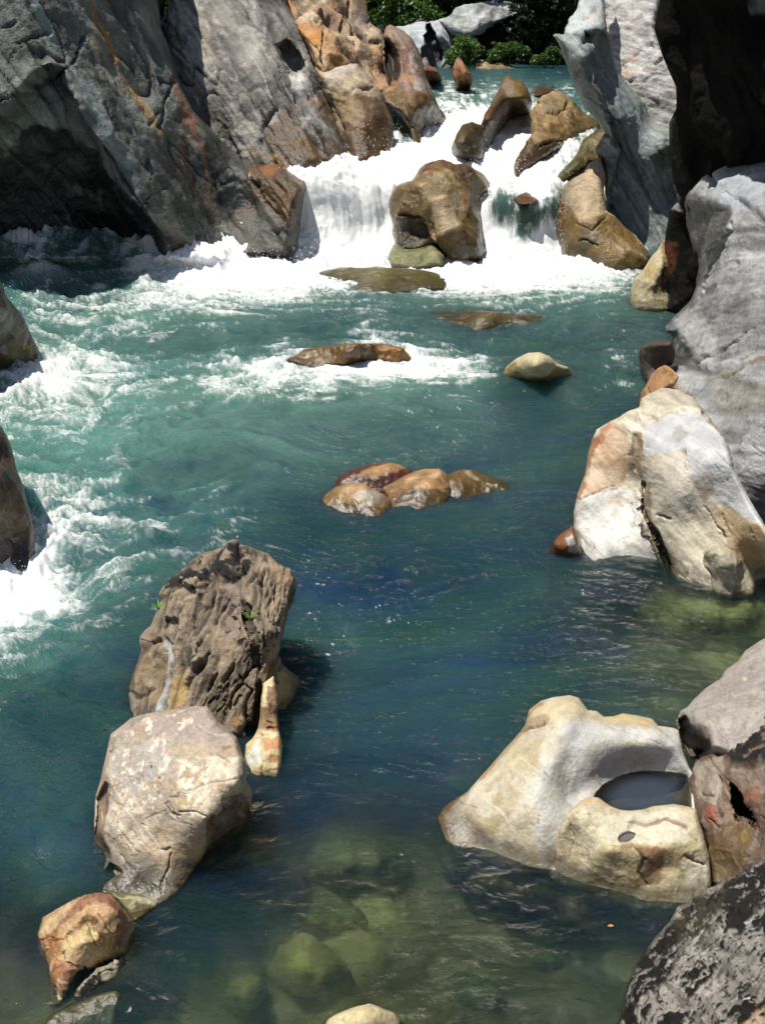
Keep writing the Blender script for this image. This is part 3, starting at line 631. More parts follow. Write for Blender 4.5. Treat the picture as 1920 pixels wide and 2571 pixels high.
# ---- right wall in shadow
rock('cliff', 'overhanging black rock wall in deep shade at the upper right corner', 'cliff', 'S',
     [(1640,-330),(1656,0),(1641,73),(1659,127),(1677,174),(1696,218),(1697,272),(1678,309),(1678,360),(1682,408),(1690,470),(1702,505),(1680,530),(1668,600),(1660,660),(1664,740),(1672,800),(1720,840),(1800,850),(2350,850),(2350,-330)],
     [(1665,770,16.1),(1720,815,15.6),(1800,815,15.2),(2300,820,14.5),(1680,600,16.0),(1690,400,15.7),(1690,240,15.6),(1650,60,15.6),(1650,-300,15.4),(1900,400,14.2),(1900,100,13.2),(1900,-300,12.2),(2300,300,12.4),(2300,-300,10.5),(1760,300,14.6),(1760,600,15.2),(1760,0,14.3)],
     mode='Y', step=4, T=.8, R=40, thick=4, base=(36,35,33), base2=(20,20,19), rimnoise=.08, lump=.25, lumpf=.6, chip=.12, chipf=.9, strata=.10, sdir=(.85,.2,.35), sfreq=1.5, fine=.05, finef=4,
     paint=[('p',[(1668,480),(1690,468),(1704,500),(1700,530),(1672,525)],(180,176,164),.8,5),('p',[(1850,-100),(2000,-100),(2000,60),(1870,40)],(150,156,160),.6,20),('s',[(1674,610),(1668,660),(1668,720)],12,(120,72,48),.7),('n',(1.5,1.5,.5),(110,106,100),.2,.5,.2)], clefts=[(50,80,14,130,10,.06,.6)], vein=[(1.6,(30,28,26),.05,.8)], wetz=.25, mat='shade', seed=19, tfreq=1)  # pale polygons paint sunlit bits onto the wall
rock('boulder', 'pale wedge shaped boulder at the foot of the black wall on the right shore', 'boulder', 'G',
     [(735,832),(765,838),(782,950),(790,1100),(790,1340),(700,1360),(600,1355),(495,1340),(493,1275),(508,1180),(530,1100),(590,1040),(650,950),(700,890)],
     [(500,1300,16.1),(600,1312,15.9),(740,1320,15.8),(740,835,17.0),(510,1180,16.5),(650,950,16.6),(640,1150,15.95),(720,1000,16.2),(780,1150,16.3)],
     mode='Y', step=2.6, T=.35, R=60, thick=.9, base=(206,196,164), base2=(178,164,124), lump=.04, lumpf=1.8, chip=.03, chipf=2, fine=.012, finef=10,
     paint=[('s',[(735,840),(735,950),(740,1060),(750,1160)],22,(120,66,40),.85),('b',650,1060,50,60,0,(176,150,86),.6),('s',[(620,1190),(690,1140),(740,1180)],16,(140,110,60),.6),('p',[(490,1270),(740,1250),(740,1330),(490,1330)],(104,98,52),.8,10,'w')], vein=[(3,(150,126,84),.05,.5)], wetz=.08, mat='far', seed=20)
rock('rock_bank', 'broad light grey rock bank sloping along the right shore, laced with thin pale veins', 'rock bank', 'S',
     [(2750,360),(2300,370),(1920,372),(1872,366),(1841,370),(1798,384),(1778,412),(1760,428),(1752,450),(1722,474),(1716,510),(1722,578),(1738,647),(1738,690),(1745,716),(1731,752),(1689,795),(1662,833),(1652,880),(1640,940),(1625,990),(1600,1030),(1700,1120),(1760,1300),(1850,1500),(2300,1600),(2750,1700)],
     [(1722,476,15.6),(1841,370,15.2),(2300,372,13.6),(1716,580,15.4),(1740,700,15.1),(1690,795,14.7),(1655,870,14.2),(1640,960,12.4),(1610,1030,10.6),(1800,440,14.6),(1900,420,14.0),(1780,600,13.6),(1900,620,12.2),(1800,750,12.7),(1900,850,10.6),(1740,900,12.2),(1800,1000,10.2),(1700,1050,10.4),(1900,1100,8.9),(1780,1200,8.9),(1900,1300,8.7),(2300,1000,7.6),(2300,1500,8.0),(2740,380,13.0),(2740,1650,7.4),(1850,1480,9.0)],
     mode='Y', step=3.2, T=.35, R=40, thick=2.2, tone=.9, grain=.15, base=(190,191,192), base2=(140,139,140), wet=.45, lump=.08, lumpf=.7, chip=.05, chipf=1.2, strata=.035, sdir=(.35,.3,.88), sfreq=2.2, fine=.006, finef=9,
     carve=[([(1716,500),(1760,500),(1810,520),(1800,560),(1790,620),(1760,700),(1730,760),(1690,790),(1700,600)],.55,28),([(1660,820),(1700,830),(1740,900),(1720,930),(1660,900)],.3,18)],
     crease=[([(1760,420),(1800,470),(1860,500),(1920,560)],8,.1),([(1830,560),(1800,640),(1770,720),(1740,770)],8,.1),([(1740,910),(1800,880),(1900,830)],7,.06),([(1855,910),(1900,890)],7,.06)],
     paint=[('p',[(1700,480),(1760,490),(1840,520),(1800,600),(1770,700),(1730,770),(1690,800)],(54,50,46),.85,14),('p',[(1660,830),(1700,815),(1740,900),(1760,925),(1720,930),(1660,900)],(58,56,48),.75,12),('p',[(1780,420),(1841,372),(1920,374),(1920,520),(1850,540),(1780,480)],(196,204,212),.75,20),('p',[(1690,800),(1760,780),(1800,860),(1780,920),(1700,830)],(200,200,200),.7,15),  # first dark polygon paints the shadow on the bank's left flank
            ('b',1860,1000,90,50,0,(150,142,120),.5),('s',[(1770,960),(1850,935),(1920,900)],22,(160,150,128),.6),('b',1690,1000,40,50,0,(176,158,138),.7),('s',[(1870,920),(1920,905)],14,(128,86,72),.7),('n',(3,3,3),(206,206,208),.25,.5,.2),('n',(6,6,6),(70,68,66),.33,.8,.08)],
     clefts=[(26,-28,14,110,4,.03,.7),(12,60,14,120,4,.03,.6)], vein=[(.9,(226,216,196),.005,.8),(1.6,(222,214,200),.007,.7),(1.1,(84,82,84),.007,.6),(2.6,(214,208,196),.010,.5)], wetz=.1, mat='far', seed=21, tfreq=1.1, k=1.14)
rock('rock', 'dark brown rounded rock against the black pocket of the right bank', 'rock', 'G',
     [(556,1640),(578,1572),(640,1548),(712,1535),(790,1535),(810,1600),(800,1690),(740,1760),(640,1850),(610,1870),(575,1760)],
     [(620,1840,.0),(575,1750,.06),(560,1640,.2),(600,1570,.42),(710,1540,.55),(730,1680,.25),(660,1650,.3)], step=2.4, T=.25, R=45, thick=.7, base=(92,74,64), base2=(62,48,40), lump=.03, lumpf=2.5, chip=.02, chipf=3, vein=[(4,(150,130,110),.05,.5)], wetz=.08, mat='mid', seed=22)
rock('rock', 'orange tan rock lying at the water edge below the dark brown rock on the right', 'rock', 'G',
     [(550,2000),(566,1900),(606,1850),(636,1790),(690,1730),(742,1708),(800,1735),(840,1790),(800,1850),(720,1890),(650,1940),(620,2020)],
     [(560,1990,.0),(570,1900,.04),(640,1790,.22),(740,1710,.45),(770,1770,.42),(690,1860,.28),(620,1990,.12)], step=2.4, T=.15, R=35, thick=.5, base=(196,156,112), base2=(158,110,66), lump=.03, lumpf=2.5, chip=.03, chipf=3, crease=[([(625,1870),(640,1930),(620,1990)],9,.06)], vein=[(5,(110,70,40),.05,.5)], wetz=.06, mat='mid', seed=23)
rock('boulder', 'cream and grey rock mass on the right shore, its white face split by a cleft', 'boulder', 'K',
     [(318,375),(350,300),(430,250),(520,208),(600,158),(680,128),(700,60),(760,20),(850,-20),(1000,-10),(1110,50),(1190,168),(1275,260),(1352,370),(1392,480),(1422,600),(1500,760),(1572,900),(1660,1050),(1900,1300),(1900,1500),(1652,1470),(1560,1560),(1300,1600),(1100,1540),(960,1500),(870,1440),(840,1370),(600,1350),(330,1400),(220,1330),(205,1240),(188,1100),(183,930),(213,800),(260,650),(288,480)],
     [(230,1250,.0),(330,1330,0),(500,1292,0),(700,1300,0),(850,1325,0),(960,1440,0),(1100,1480,0),(1300,1540,0),(1560,1420,.05),(1652,1395,.05),(188,1000,.15),(215,800,.36),(270,620,.48),(320,375,.72),(430,250,.85),(680,128,1.0),(850,0,1.08),(1100,50,1.08),(1190,168,1.06),(1390,480,.96),(1570,900,.64),(1800,1250,.5),(300,900,.27),(450,600,.54),(600,300,.86),(480,1150,.10),(640,900,.30),(700,700,.5),(850,600,.72),(1000,300,.96),(1200,500,.90),(850,850,.5),(1000,1000,.40),(1250,800,.62),(1200,1150,.30),(1400,1150,.34),(900,1250,.12),(740,1050,.24)],
     step=2.8, T=.18, R=50, thick=1.4, base=(222,214,198), base2=(196,184,160), lump=.05, lumpf=1.6, chip=.022, chipf=2.4, strata=.012, sdir=(.7,.3,.4), sfreq=5, fine=.006, finef=16,
     carve=[([(620,330),(690,320),(715,420),(705,560),(690,660),(630,620),(610,480)],.04,45),([(700,690),(740,700),(745,880),(770,1000),(850,1120),(930,1400),(880,1380),(760,1060),(700,950)],.09,22)],
     crease=[([(690,760),(700,880),(740,1010),(800,1110),(860,1240),(890,1340)],13,.07),([(1020,320),(1030,520),(1060,660),(1150,830),(1240,950),(1300,1060),(1370,1180)],7,.05),([(1180,160),(1280,270),(1380,420),(1420,590),(1510,770),(1600,940)],10,.07),([(240,830),(350,790),(470,745)],5,.02),([(630,870),(625,1060)],5,.03,.7),([(720,1020),(760,1200),(810,1320)],6,.04),([(580,190),(700,160),(820,230),(900,190),(1030,190)],7,.06),([(650,160),(690,220)],7,.05),([(830,960),(900,980)],16,.05),([(1320,950),(1370,1080)],6,.03)],
     paint=[('p',[(290,480),(330,360),(470,230),(560,320),(600,560),(560,720),(380,780),(220,810),(260,660)],(206,168,128),.75,40),('s',[(330,380),(290,500),(260,660),(205,830),(185,900)],26,(160,96,52),.8),('s',[(440,250),(400,320),(350,380)],30,(176,104,62),.7),('b',450,560,90,60,0,(186,140,108),.5),('s',[(580,380),(590,520),(560,680)],26,(190,140,98),.7),
            ('p',[(190,880),(300,800),(640,760),(700,900),(760,1100),(840,1320),(240,1290)],(236,234,226),.9,35),('b',530,860,90,50,0,(190,170,140),.5),('p',[(610,320),(700,310),(740,500),(700,690),(610,600)],(140,112,78),.8,15),
            ('p',[(720,270),(1040,190),(1180,180),(1380,460),(1500,800),(1650,1050),(1300,880),(1100,700),(1040,450),(860,480),(720,480)],(196,200,208),.8,40),('p',[(720,500),(1030,480),(1080,700),(1200,900),(800,960),(700,800)],(200,193,178),.7,40),('p',[(1080,640),(1240,650),(1260,800),(1180,860)],(150,128,96),.6,20),('p',[(1230,890),(1400,900),(1652,1080),(1652,1400),(1500,1400),(1400,1250)],(186,160,112),.8,30),('p',[(800,960),(1200,920),(1350,1180),(1150,1330),(900,1240)],(200,192,166),.7,40),
            ('p',[(700,700),(800,690),(780,960),(900,1240),(960,1440),(880,1400),(760,1080),(700,960)],(110,90,58),.8,14),('b',860,1000,50,30,20,(110,104,90),.7),('p',[(860,1240),(960,1290),(1060,1350),(1040,1480),(900,1420)],(80,64,40),.8,15),('s',[(760,560),(860,480),(1020,460)],18,(200,160,116),.6),('p',[(730,0),(1100,0),(1160,130),(900,120)],(190,176,160),.6,20),('b',990,330,60,70,20,(130,126,112),.5)],
     clefts=[(20,70,20,150,4,.012,.7),(10,-10,15,140,4,.012,.7)], vein=[(1.6,(236,228,206),.015,.7),(1.3,(126,104,76),.014,.6),(2.4,(150,130,104),.012,.5)], wetz=.05, wetc=.6, mat='near', seed=24, tfreq=2, k=1.15)
rock('rock', 'knobbly cream rock lump sitting in the shallows at the foot of the cream rock mass', 'rock', 'K',
     [(1125,1290),(1160,1228),(1240,1203),(1335,1198),(1422,1238),(1475,1300),(1535,1400),(1566,1500),(1560,1580),(1480,1600),(1280,1590),(1210,1500),(1150,1380)],
     [(1540,1545,0),(1420,1540,0),(1280,1545,0),(1215,1470,.02),(1130,1290,.14),(1240,1205,.3),(1420,1240,.3),(1530,1400,.12),(1300,1350,.22),(1420,1420,.14)], step=2.4, T=.09, R=40, thick=.3, base=(206,200,184), base2=(172,160,130), lump=.03, lumpf=4, chip=.03, chipf=5, fine=.008, finef=20,
     crease=[([(1150,1330),(1250,1320),(1300,1280)],8,.02),([(1310,1360),(1400,1390)],6,.02)], paint=[('s',[(1330,1210),(1420,1250),(1470,1320)],18,(196,150,80),.7),('p',[(1170,1350),(1220,1400),(1250,1540),(1180,1480)],(70,58,40),.7,12)], vein=[(5,(100,84,64),.04,.6)], wetz=.04, mat='near', seed=25)
rock('rock', 'small wet rust brown rock in the water left of the cream rock mass', 'rock', 'K',
     [(-10,1270),(15,1180),(95,1100),(182,1028),(205,1100),(222,1180),(250,1260),(240,1320),(40,1320)],
     [(0,1255,0),(120,1280,0),(235,1270,0),(182,1032,.26),(95,1100,.18),(120,1190,.12)], step=2.2, T=.08, R=40, thick=.3, base=(150,96,56), base2=(112,66,38), lump=.02, lumpf=4, chip=.02, chipf=5, paint=[('p',[(120,1130),(180,1100),(215,1200),(200,1260),(130,1230)],(214,216,214),.8,10)], wetz=.06, wetc=.45, mat='near', seed=26)

# ---- rocks awash in the lower pool
rock('rock_shelf', 'long flat olive rock just awash below the waterfall', 'rock', 'Z',
     [(665,606),(690,588),(730,579),(800,574),(880,580),(940,590),(975,605),(960,625),(860,636),(760,637),(700,624)],
     [(675,602,.01),(800,576,.11),(930,590,.09),(972,606,.01),(940,618,.0),(850,624,.02),(760,624,.02),(710,614,.02),(820,600,.12)], step=2.4, T=.12, R=14, thick=.5, base=(120,108,60), base2=(80,72,38), lump=.04, lumpf=2, chip=.05, chipf=1.6, fine=.015, finef=8, wetz=.05, wet=.9, mat='mid', seed=27)
rock('rock_shelf', 'low brown reef with water streaming over it above the white step in the pool', 'rock', 'H',
     [(40,180),(80,160),(130,118),(250,98),(400,86),(540,86),(645,112),(690,165),(660,215),(480,225),(300,235),(150,235)],
     [(70,175,.02),(250,100,.16),(540,90,.2),(640,115,.18),(685,165,.04),(600,190,-.02),(400,195,-.02),(200,205,-.02),(380,140,.2)], step=2.2, T=.1, R=25, thick=.5, base=(130,98,52), base2=(78,60,34), lump=.05, lumpf=3, chip=.05, chipf=4, fine=.03, finef=9, paint=[('p',[(500,90),(650,110),(690,170),(520,180)],(156,104,30),.8,15,'w'),('n',(5,5,5),(206,190,160),.2,.7,.15)], wetz=.02, wet=.8, mat='mid', seed=28)
rock('rock_shelf', 'faint brown reef under thin ripples between the flat rock and the rounded boulder', 'rock', 'Z',
     [(880,692),(930,676),(1010,670),(1100,676),(1180,684),(1245,698),(1200,712),(1080,718),(960,716)], [(890,692,-.06),(1010,674,.05),(1150,682,.04),(1240,698,-.05),(1080,712,-.07),(960,708,-.06),(1040,692,.06)], step=2.4, T=.08, R=12, thick=.4, base=(118,100,58), base2=(76,66,38), lump=.06, lumpf=2, chip=.06, chipf=2, fine=.02, finef=8, wetz=.05, wet=.9, mat='mid', seed=29)
rock('boulder', 'rounded cream topped boulder with olive wet sides alone in the pool', 'boulder', 'H',
     [(1140,262),(1178,212),(1230,165),(1290,137),(1350,133),(1402,155),(1442,192),(1500,212),(1535,260),(1520,320),(1400,335),(1260,330),(1160,310)],
     [(1150,252,.02),(1230,165,.28),(1320,135,.44),(1420,165,.36),(1500,215,.16),(1530,255,.02),(1440,282,-.02),(1300,288,-.02),(1200,272,.0),(1330,210,.34)], step=2.2, T=.16, R=45, thick=.6, base=(224,212,176), base2=(200,184,142), lump=.02, lumpf=3, chip=.012, chipf=4,
     paint=[('p',[(1130,270),(1170,210),(1220,175),(1230,230),(1280,255),(1390,260),(1440,215),(1520,215),(1550,330),(1130,330)],(124,108,42),.9,12,'w')], crease=[([(1400,250),(1440,210),(1430,180)],6,.02)], wetz=.04, mat='mid', seed=30)
rock('rock', 'red brown rock with a pale tan streak, rearmost of the little cluster in mid pool', 'rock', 'H',
     [(290,850),(308,780),(380,738),(480,713),(560,703),(622,714),(682,745),(700,775),(660,850),(520,890),(400,890)],
     [(300,835,.0),(310,780,.06),(480,715,.15),(620,716,.15),(695,770,.06),(520,850,.01),(420,835,.01),(500,770,.12)], step=2.2, T=.1, R=35, thick=.35, base=(126,74,52), base2=(100,60,46), lump=.02, lumpf=4, chip=.012, chipf=5, fine=.004, finef=25,
     paint=[('p',[(400,770),(480,725),(600,712),(655,740),(560,775),(480,785)],(206,164,108),.85,12),('s',[(470,765),(540,735),(610,720)],8,(170,92,68),.7)], wetz=.10, wetc=.5, mat='near', seed=31)
rock('rock', 'tan and grey rock nearest the viewer in the little mid pool cluster', 'rock', 'H',
     [(212,918),(245,870),(295,830),(370,810),(432,813),(485,840),(545,868),(580,900),(590,990),(500,1030),(330,1000),(230,970)],
     [(222,915,.0),(300,832,.10),(400,812,.16),(545,870,.10),(580,930,.0),(520,978,-.0),(400,968,.0),(300,945,0),(400,880,.11)], step=2.2, T=.08, R=35, thick=.3, base=(206,178,132), base2=(170,128,76), lump=.02, lumpf=4, chip=.015, chipf=5, fine=.006, finef=25,
     paint=[('p',[(400,850),(500,850),(560,890),(470,930),(390,900)],(196,192,176),.8,15),('p',[(240,940),(330,900),(420,930),(550,940),(540,1000),(300,990)],(70,58,38),.75,12,'w')], vein=[(5,(130,90,50),.05,.5)], wetz=.08, wetc=.5, mat='near', seed=32)
rock('rock', 'orange topped rock in the middle of the little mid pool cluster', 'rock', 'H',
     [(530,840),(550,822),(620,785),(700,752),(762,738),(832,738),(875,765),(890,830),(870,960),(800,1010),(650,1010),(590,960),(560,880)],
     [(545,840,.04),(700,754,.14),(830,740,.17),(880,790,.11),(840,940,-.02),(700,966,-.02),(600,945,-.01),(700,850,.10),(790,800,.15)], step=2.2, T=.08, R=35, thick=.3, base=(204,164,116), base2=(168,118,74), lump=.02, lumpf=4, chip=.015, chipf=5, fine=.005, finef=25,
     paint=[('p',[(600,890),(700,840),(880,830),(880,1000),(600,1000)],(96,76,38),.9,12,'w'),('s',[(570,830),(700,780),(840,755)],10,(222,196,150),.6)], vein=[(6,(220,190,140),.06,.6)], wetz=.09, wetc=.45, mat='near', seed=33)
rock('rock', 'mossy olive brown rock sliding under water at the right end of the mid pool cluster', 'rock', 'H',
     [(860,775),(930,743),(1000,738),(1062,763),(1122,788),(1182,812),(1225,845),(1180,890),(1000,930),(880,930)],
     [(870,780,.10),(1000,742,.10),(1120,790,.06),(1210,845,-.01),(1100,864,-.02),(980,884,-.02),(885,895,-.01),(980,810,.06)], step=2.2, T=.08, R=35, thick=.3, base=(120,92,44), base2=(88,78,36), lump=.02, lumpf=4, chip=.02, chipf=5, fine=.006, finef=22,
     paint=[('b',1000,770,50,14,30,(206,196,160),.6),('b',930,770,40,24,0,(112,80,56),.6)], wetz=.05, wet=.5, mat='near', seed=34)

# ---- left edge
rock('boulder', 'wet grey and yellow boulder cut by the left edge of the picture below the hollow', 'boulder', 'M',
     [(-900,-180),(-300,-60),(-60,-20),(0,35),(40,118),(110,200),(180,290),(222,370),(255,450),(292,530),(305,570),(300,640),(210,670),(100,680),(0,690),(-300,700),(-900,720)],
     [(285,608,0),(200,614,.02),(100,630,.02),(0,640,.02),(-290,660,.02),(295,540,.12),(220,370,.45),(110,200,.8),(0,35,1.15),(-290,-40,1.4),(-880,-150,1.7),(-880,700,.05),(100,450,.35),(0,300,.75),(-200,300,.8)], step=3, T=.25, R=60, thick=2.0, base=(140,134,122), base2=(84,78,68), lump=.05, lumpf=1.6, chip=.05, chipf=2, strata=.03, sdir=(.6,.2,-.6), sfreq=4, fine=.012, finef=9,
     paint=[('p',[(-20,540),(80,440),(200,440),(290,540),(280,640),(0,660)],(124,108,44),.8,20,'w'),('b',195,470,30,30,0,(196,184,96),.7),('b',130,540,50,36,0,(176,166,126),.5),('b',10,250,40,60,0,(196,192,186),.6),('b',30,490,26,36,0,(206,206,206),.5)], vein=[(3,(48,44,38),.06,.7)], wetz=.1, wet=.4, mat='mid', seed=35)
rock('boulder', 'dark brown wet boulder cut by the left edge of the picture beside churning foam', 'boulder', 'M',
     [(-900,760),(-300,860),(-40,940),(0,1008),(50,1088),(92,1180),(122,1320),(152,1420),(190,1540),(222,1640),(242,1800),(260,1900),(245,2010),(160,2060),(0,2040),(-300,2000),(-900,1960)],
     [(235,1960,0),(160,1998,0),(60,1982,0),(0,1962,0),(-290,1930,0),(250,1880,.05),(220,1640,.28),(150,1420,.5),(92,1180,.72),(0,1010,.92),(-290,880,1.05),(-880,780,1.2),(-880,1900,.05),(80,1600,.42),(0,1400,.65),(-150,1500,.65)], step=2.8, T=.15, R=50, thick=1.6, base=(128,104,84), base2=(80,64,54), lump=.03, lumpf=2.5, chip=.03, chipf=3, strata=.02, sdir=(.9,.2,.3), sfreq=6, fine=.012, finef=14,
     paint=[('p',[(0,1320),(70,1310),(100,1420),(60,1480),(0,1450)],(52,46,42),.8,15),('p',[(-300,1760),(120,1740),(220,1780),(260,1900),(200,2040),(-300,2040)],(52,42,34),.85,18,'w'),('b',80,1590,80,50,20,(150,112,86),.6),('p',[(0,1010),(60,1110),(60,1240),(0,1230)],(60,54,50),.7,12)], vein=[(4,(44,38,34),.06,.6)], wetz=.1, wet=.3, mat='near', seed=36)

# ---- near left group
rock('boulder', 'big grey brown boulder seamed with slanting black clefts standing in the pool on the left', 'boulder', 'I',
     [(975,112),(1005,98),(1035,100),(1062,130),(1140,150),(1232,180),(1300,240),(1400,308),(1442,370),(1447,440),(1425,520),(1392,600),(1362,740),(1332,830),(1330,900),(1350,960),(1400,1010),(1455,1035),(1492,1090),(1455,1150),(1450,1205),(1395,1300),(1350,1370),(1250,1400),(1230,1440),(1150,1530),(1070,1530),(980,1480),(800,1500),(600,1500),(290,1480),(285,1300),(268,1150),(280,1080),(330,960),(370,850),(355,780),(430,690),(470,600),(505,525),(490,470),(520,410),(600,330),(720,240),(830,170),(920,152)],
     [(1000,105,.86),(1230,182,.84),(1300,245,.82),(1442,400,.72),(1410,550,.62),(1345,780,.5),(1330,900,.4),(1400,1015,.16),(1485,1090,.03),(1450,1200,.0),(1350,1340,-.03),(550,380,.62),(495,470,.54),(505,530,.5),(370,830,.28),(280,1100,.08),(285,1400,-.02),(290,1300,.02),(600,1350,.12),(820,180,.74),(800,700,.50),(1000,600,.58),(1200,500,.70),(1250,750,.62),(1150,950,.42),(1000,1000,.38),(900,1250,.18),(1100,1200,.24),(1080,1450,.03),(1230,1150,.28),(1240,1380,.05),(650,900,.36),(450,1050,.16),(600,550,.52),(900,350,.70)],
     step=2.5, T=.16, R=50, thick=.5, base=(170,152,128), base2=(132,116,98), lump=.03, lumpf=3, chip=.026, chipf=5.5, strata=.034, stonek=.75, sdir=(.86,.1,-.42), sfreq=9, fine=.008, finef=22,
     carve=[([(1160,1080),(1200,1040),(1230,1150),(1240,1340),(1200,1440),(1120,1480),(1090,1420),(1150,1250)],.13,22),([(1060,480),(1120,560),(1180,800),(1200,1000),(1150,1000),(1120,780),(1060,620)],.05,22)],
     crease=[([(770,540),(730,640),(690,740)],14,0.078,.95),([(980,520),(920,580),(890,680)],14,0.078,.95),([(940,680),(900,780)],13,0.052,.95),([(850,880),(790,960),(720,1050),(670,1120)],20,0.078,.95),([(1000,770),(1020,840),(1000,900)],14,0.065,.95),([(1060,560),(1110,640),(1130,760)],18,0.078,.95),([(1180,330),(1190,560),(1170,760),(1190,980)],13,0.065,.95),([(540,780),(590,870),(600,1000),(560,1120),(520,1270)],13,0.052,.95),([(1000,960),(920,1080),(880,1200)],16,0.065,.95),([(950,1100),(970,1200),(900,1280)],20,0.078,.95),([(1100,1030),(1170,960),(1190,1000)],13,0.052,.95),([(1040,1040),(1130,1130)],11,0.052,.95),([(1080,1080),(1010,1170),(990,1280)],13,0.065,.95),([(1130,1140),(1100,1300),(1120,1480)],13,0.078,.95),([(360,780),(430,800),(480,790)],13,0.052,.95),([(270,1150),(360,1170),(430,1110)],16,0.039,.95),([(1040,130),(1020,230),(1060,300)],14,0.052,.95),([(860,320),(830,420)],13,0.052,.95)],
     paint=[('p',[(880,400),(1000,390),(1080,480),(1080,720),(980,760),(900,600)],(158,140,128),.6,25),('s',[(545,800),(580,900),(560,1050),(500,1260)],24,(196,196,198),.85),('p',[(540,1260),(600,1060),(680,980),(700,1100),(640,1240)],(190,160,96),.8,20),('p',[(280,1150),(340,1180),(340,1320),(290,1340)],(206,198,188),.7,12),('p',[(290,1080),(400,860),(500,900),(500,1200),(340,1300)],(156,134,98),.6,30),('p',[(1320,1000),(1400,1020),(1450,1150),(1380,1290),(1330,1250)],(206,186,130),.85,12),('p',[(1270,200),(1400,310),(1440,400),(1340,420),(1270,300)],(172,138,102),.6,20),
            ('s',[(1290,1100),(1290,1220)],26,(140,70,40),.8),('p',[(1180,1000),(1300,900),(1330,1000),(1250,1100)],(150,116,80),.6,15),('b',1030,1360,40,50,20,(176,128,66),.7),('n',(8,8,4),(206,192,172),.25,.5,.15)],
     speck=[([(490,480),(560,350),(830,160),(1000,110),(1150,160),(1120,330),(900,420),(760,480),(620,440)],(26,26,26),-.10,(26,24,22),.005),([(480,620),(700,580),(700,700),(520,740)],(32,32,32),.02,(30,27,24),.005),([(700,450),(1000,520),(1000,900),(700,1000),(560,700)],(14,14,8),.27,(40,36,32),.004),([(1200,560),(1360,560),(1310,880),(1200,880)],(20,20,8),.14,(48,42,38),.004)],
     clefts=[(85,118,9,110,11,.035,.95,[(560,360),(900,200),(1250,260),(1250,900),(1100,1350),(700,1250),(620,900)]),(40,118,10,60,9,.03,.95,[(520,420),(980,140),(1150,180),(1100,330),(700,480)]),(30,100,12,90,9,.03,.95,[(1150,300),(1400,420),(1320,800),(1180,1000)])], vein=[(3.4,(60,52,44),.035,.8)], wetz=.05, mat='slate', seed=37, tfreq=3, k=1.2)
rock('rock', 'narrow upright cream spur banded with orange at the foot of the seamed boulder', 'rock', 'I',
     [(1215,1090),(1285,1040),(1322,1180),(1322,1220),(1310,1300),(1322,1400),(1340,1500),(1338,1640),(1325,1725),(1345,1800),(1345,1880),(1130,1880),(1100,1800),(1104,1700),(1085,1600),(1090,1510),(1140,1465),(1180,1400),(1196,1250)],
     [(1285,1045,.36),(1220,1200,.3),(1320,1210,.28),(1310,1300,.22),(1235,1350,.2),(1325,1450,.14),(1200,1460,.13),(1115,1600,.04),(1330,1640,.05),(1220,1600,.09),(1110,1715,-.01),(1330,1735,-.005),(1220,1725,.0),(1220,1870,-.16),(1340,1860,-.16),(1110,1860,-.16)], step=2.0, T=.05, R=30, thick=.2, base=(222,206,164), base2=(206,180,124), lump=.012, lumpf=6, chip=.012, chipf=8, fine=.003, finef=40, wetz=.02, wetc=.75,
     crease=[([(1210,1460),(1190,1560),(1205,1720),(1190,1830)],8,.02,.5),([(1235,1360),(1310,1370)],6,.015),([(1240,1400),(1320,1400)],6,.02,.8)],
     paint=[('p',[(1240,1100),(1320,1100),(1322,1280),(1240,1300)],(112,68,44),.9,16),('p',[(1190,1250),(1330,1250),(1330,1420),(1180,1420)],(128,86,58),.8,16),('p',[(1215,1480),(1325,1470),(1335,1540),(1215,1550)],(190,100,50),.85,10),('b',1290,1600,44,36,0,(176,104,56),.8),('p',[(1235,1360),(1320,1380),(1320,1430),(1230,1430)],(150,96,56),.8,8),('p',[(1110,1560),(1190,1480),(1200,1640),(1110,1690)],(214,222,220),.8,12),('b',1280,1240,26,20,0,(60,36,26),.8),('p',[(1100,1720),(1345,1720),(1345,1890),(1100,1890)],(150,150,86),.8,10)], vein=[(7,(120,84,50),.04,.5)], mat='near', seed=38)
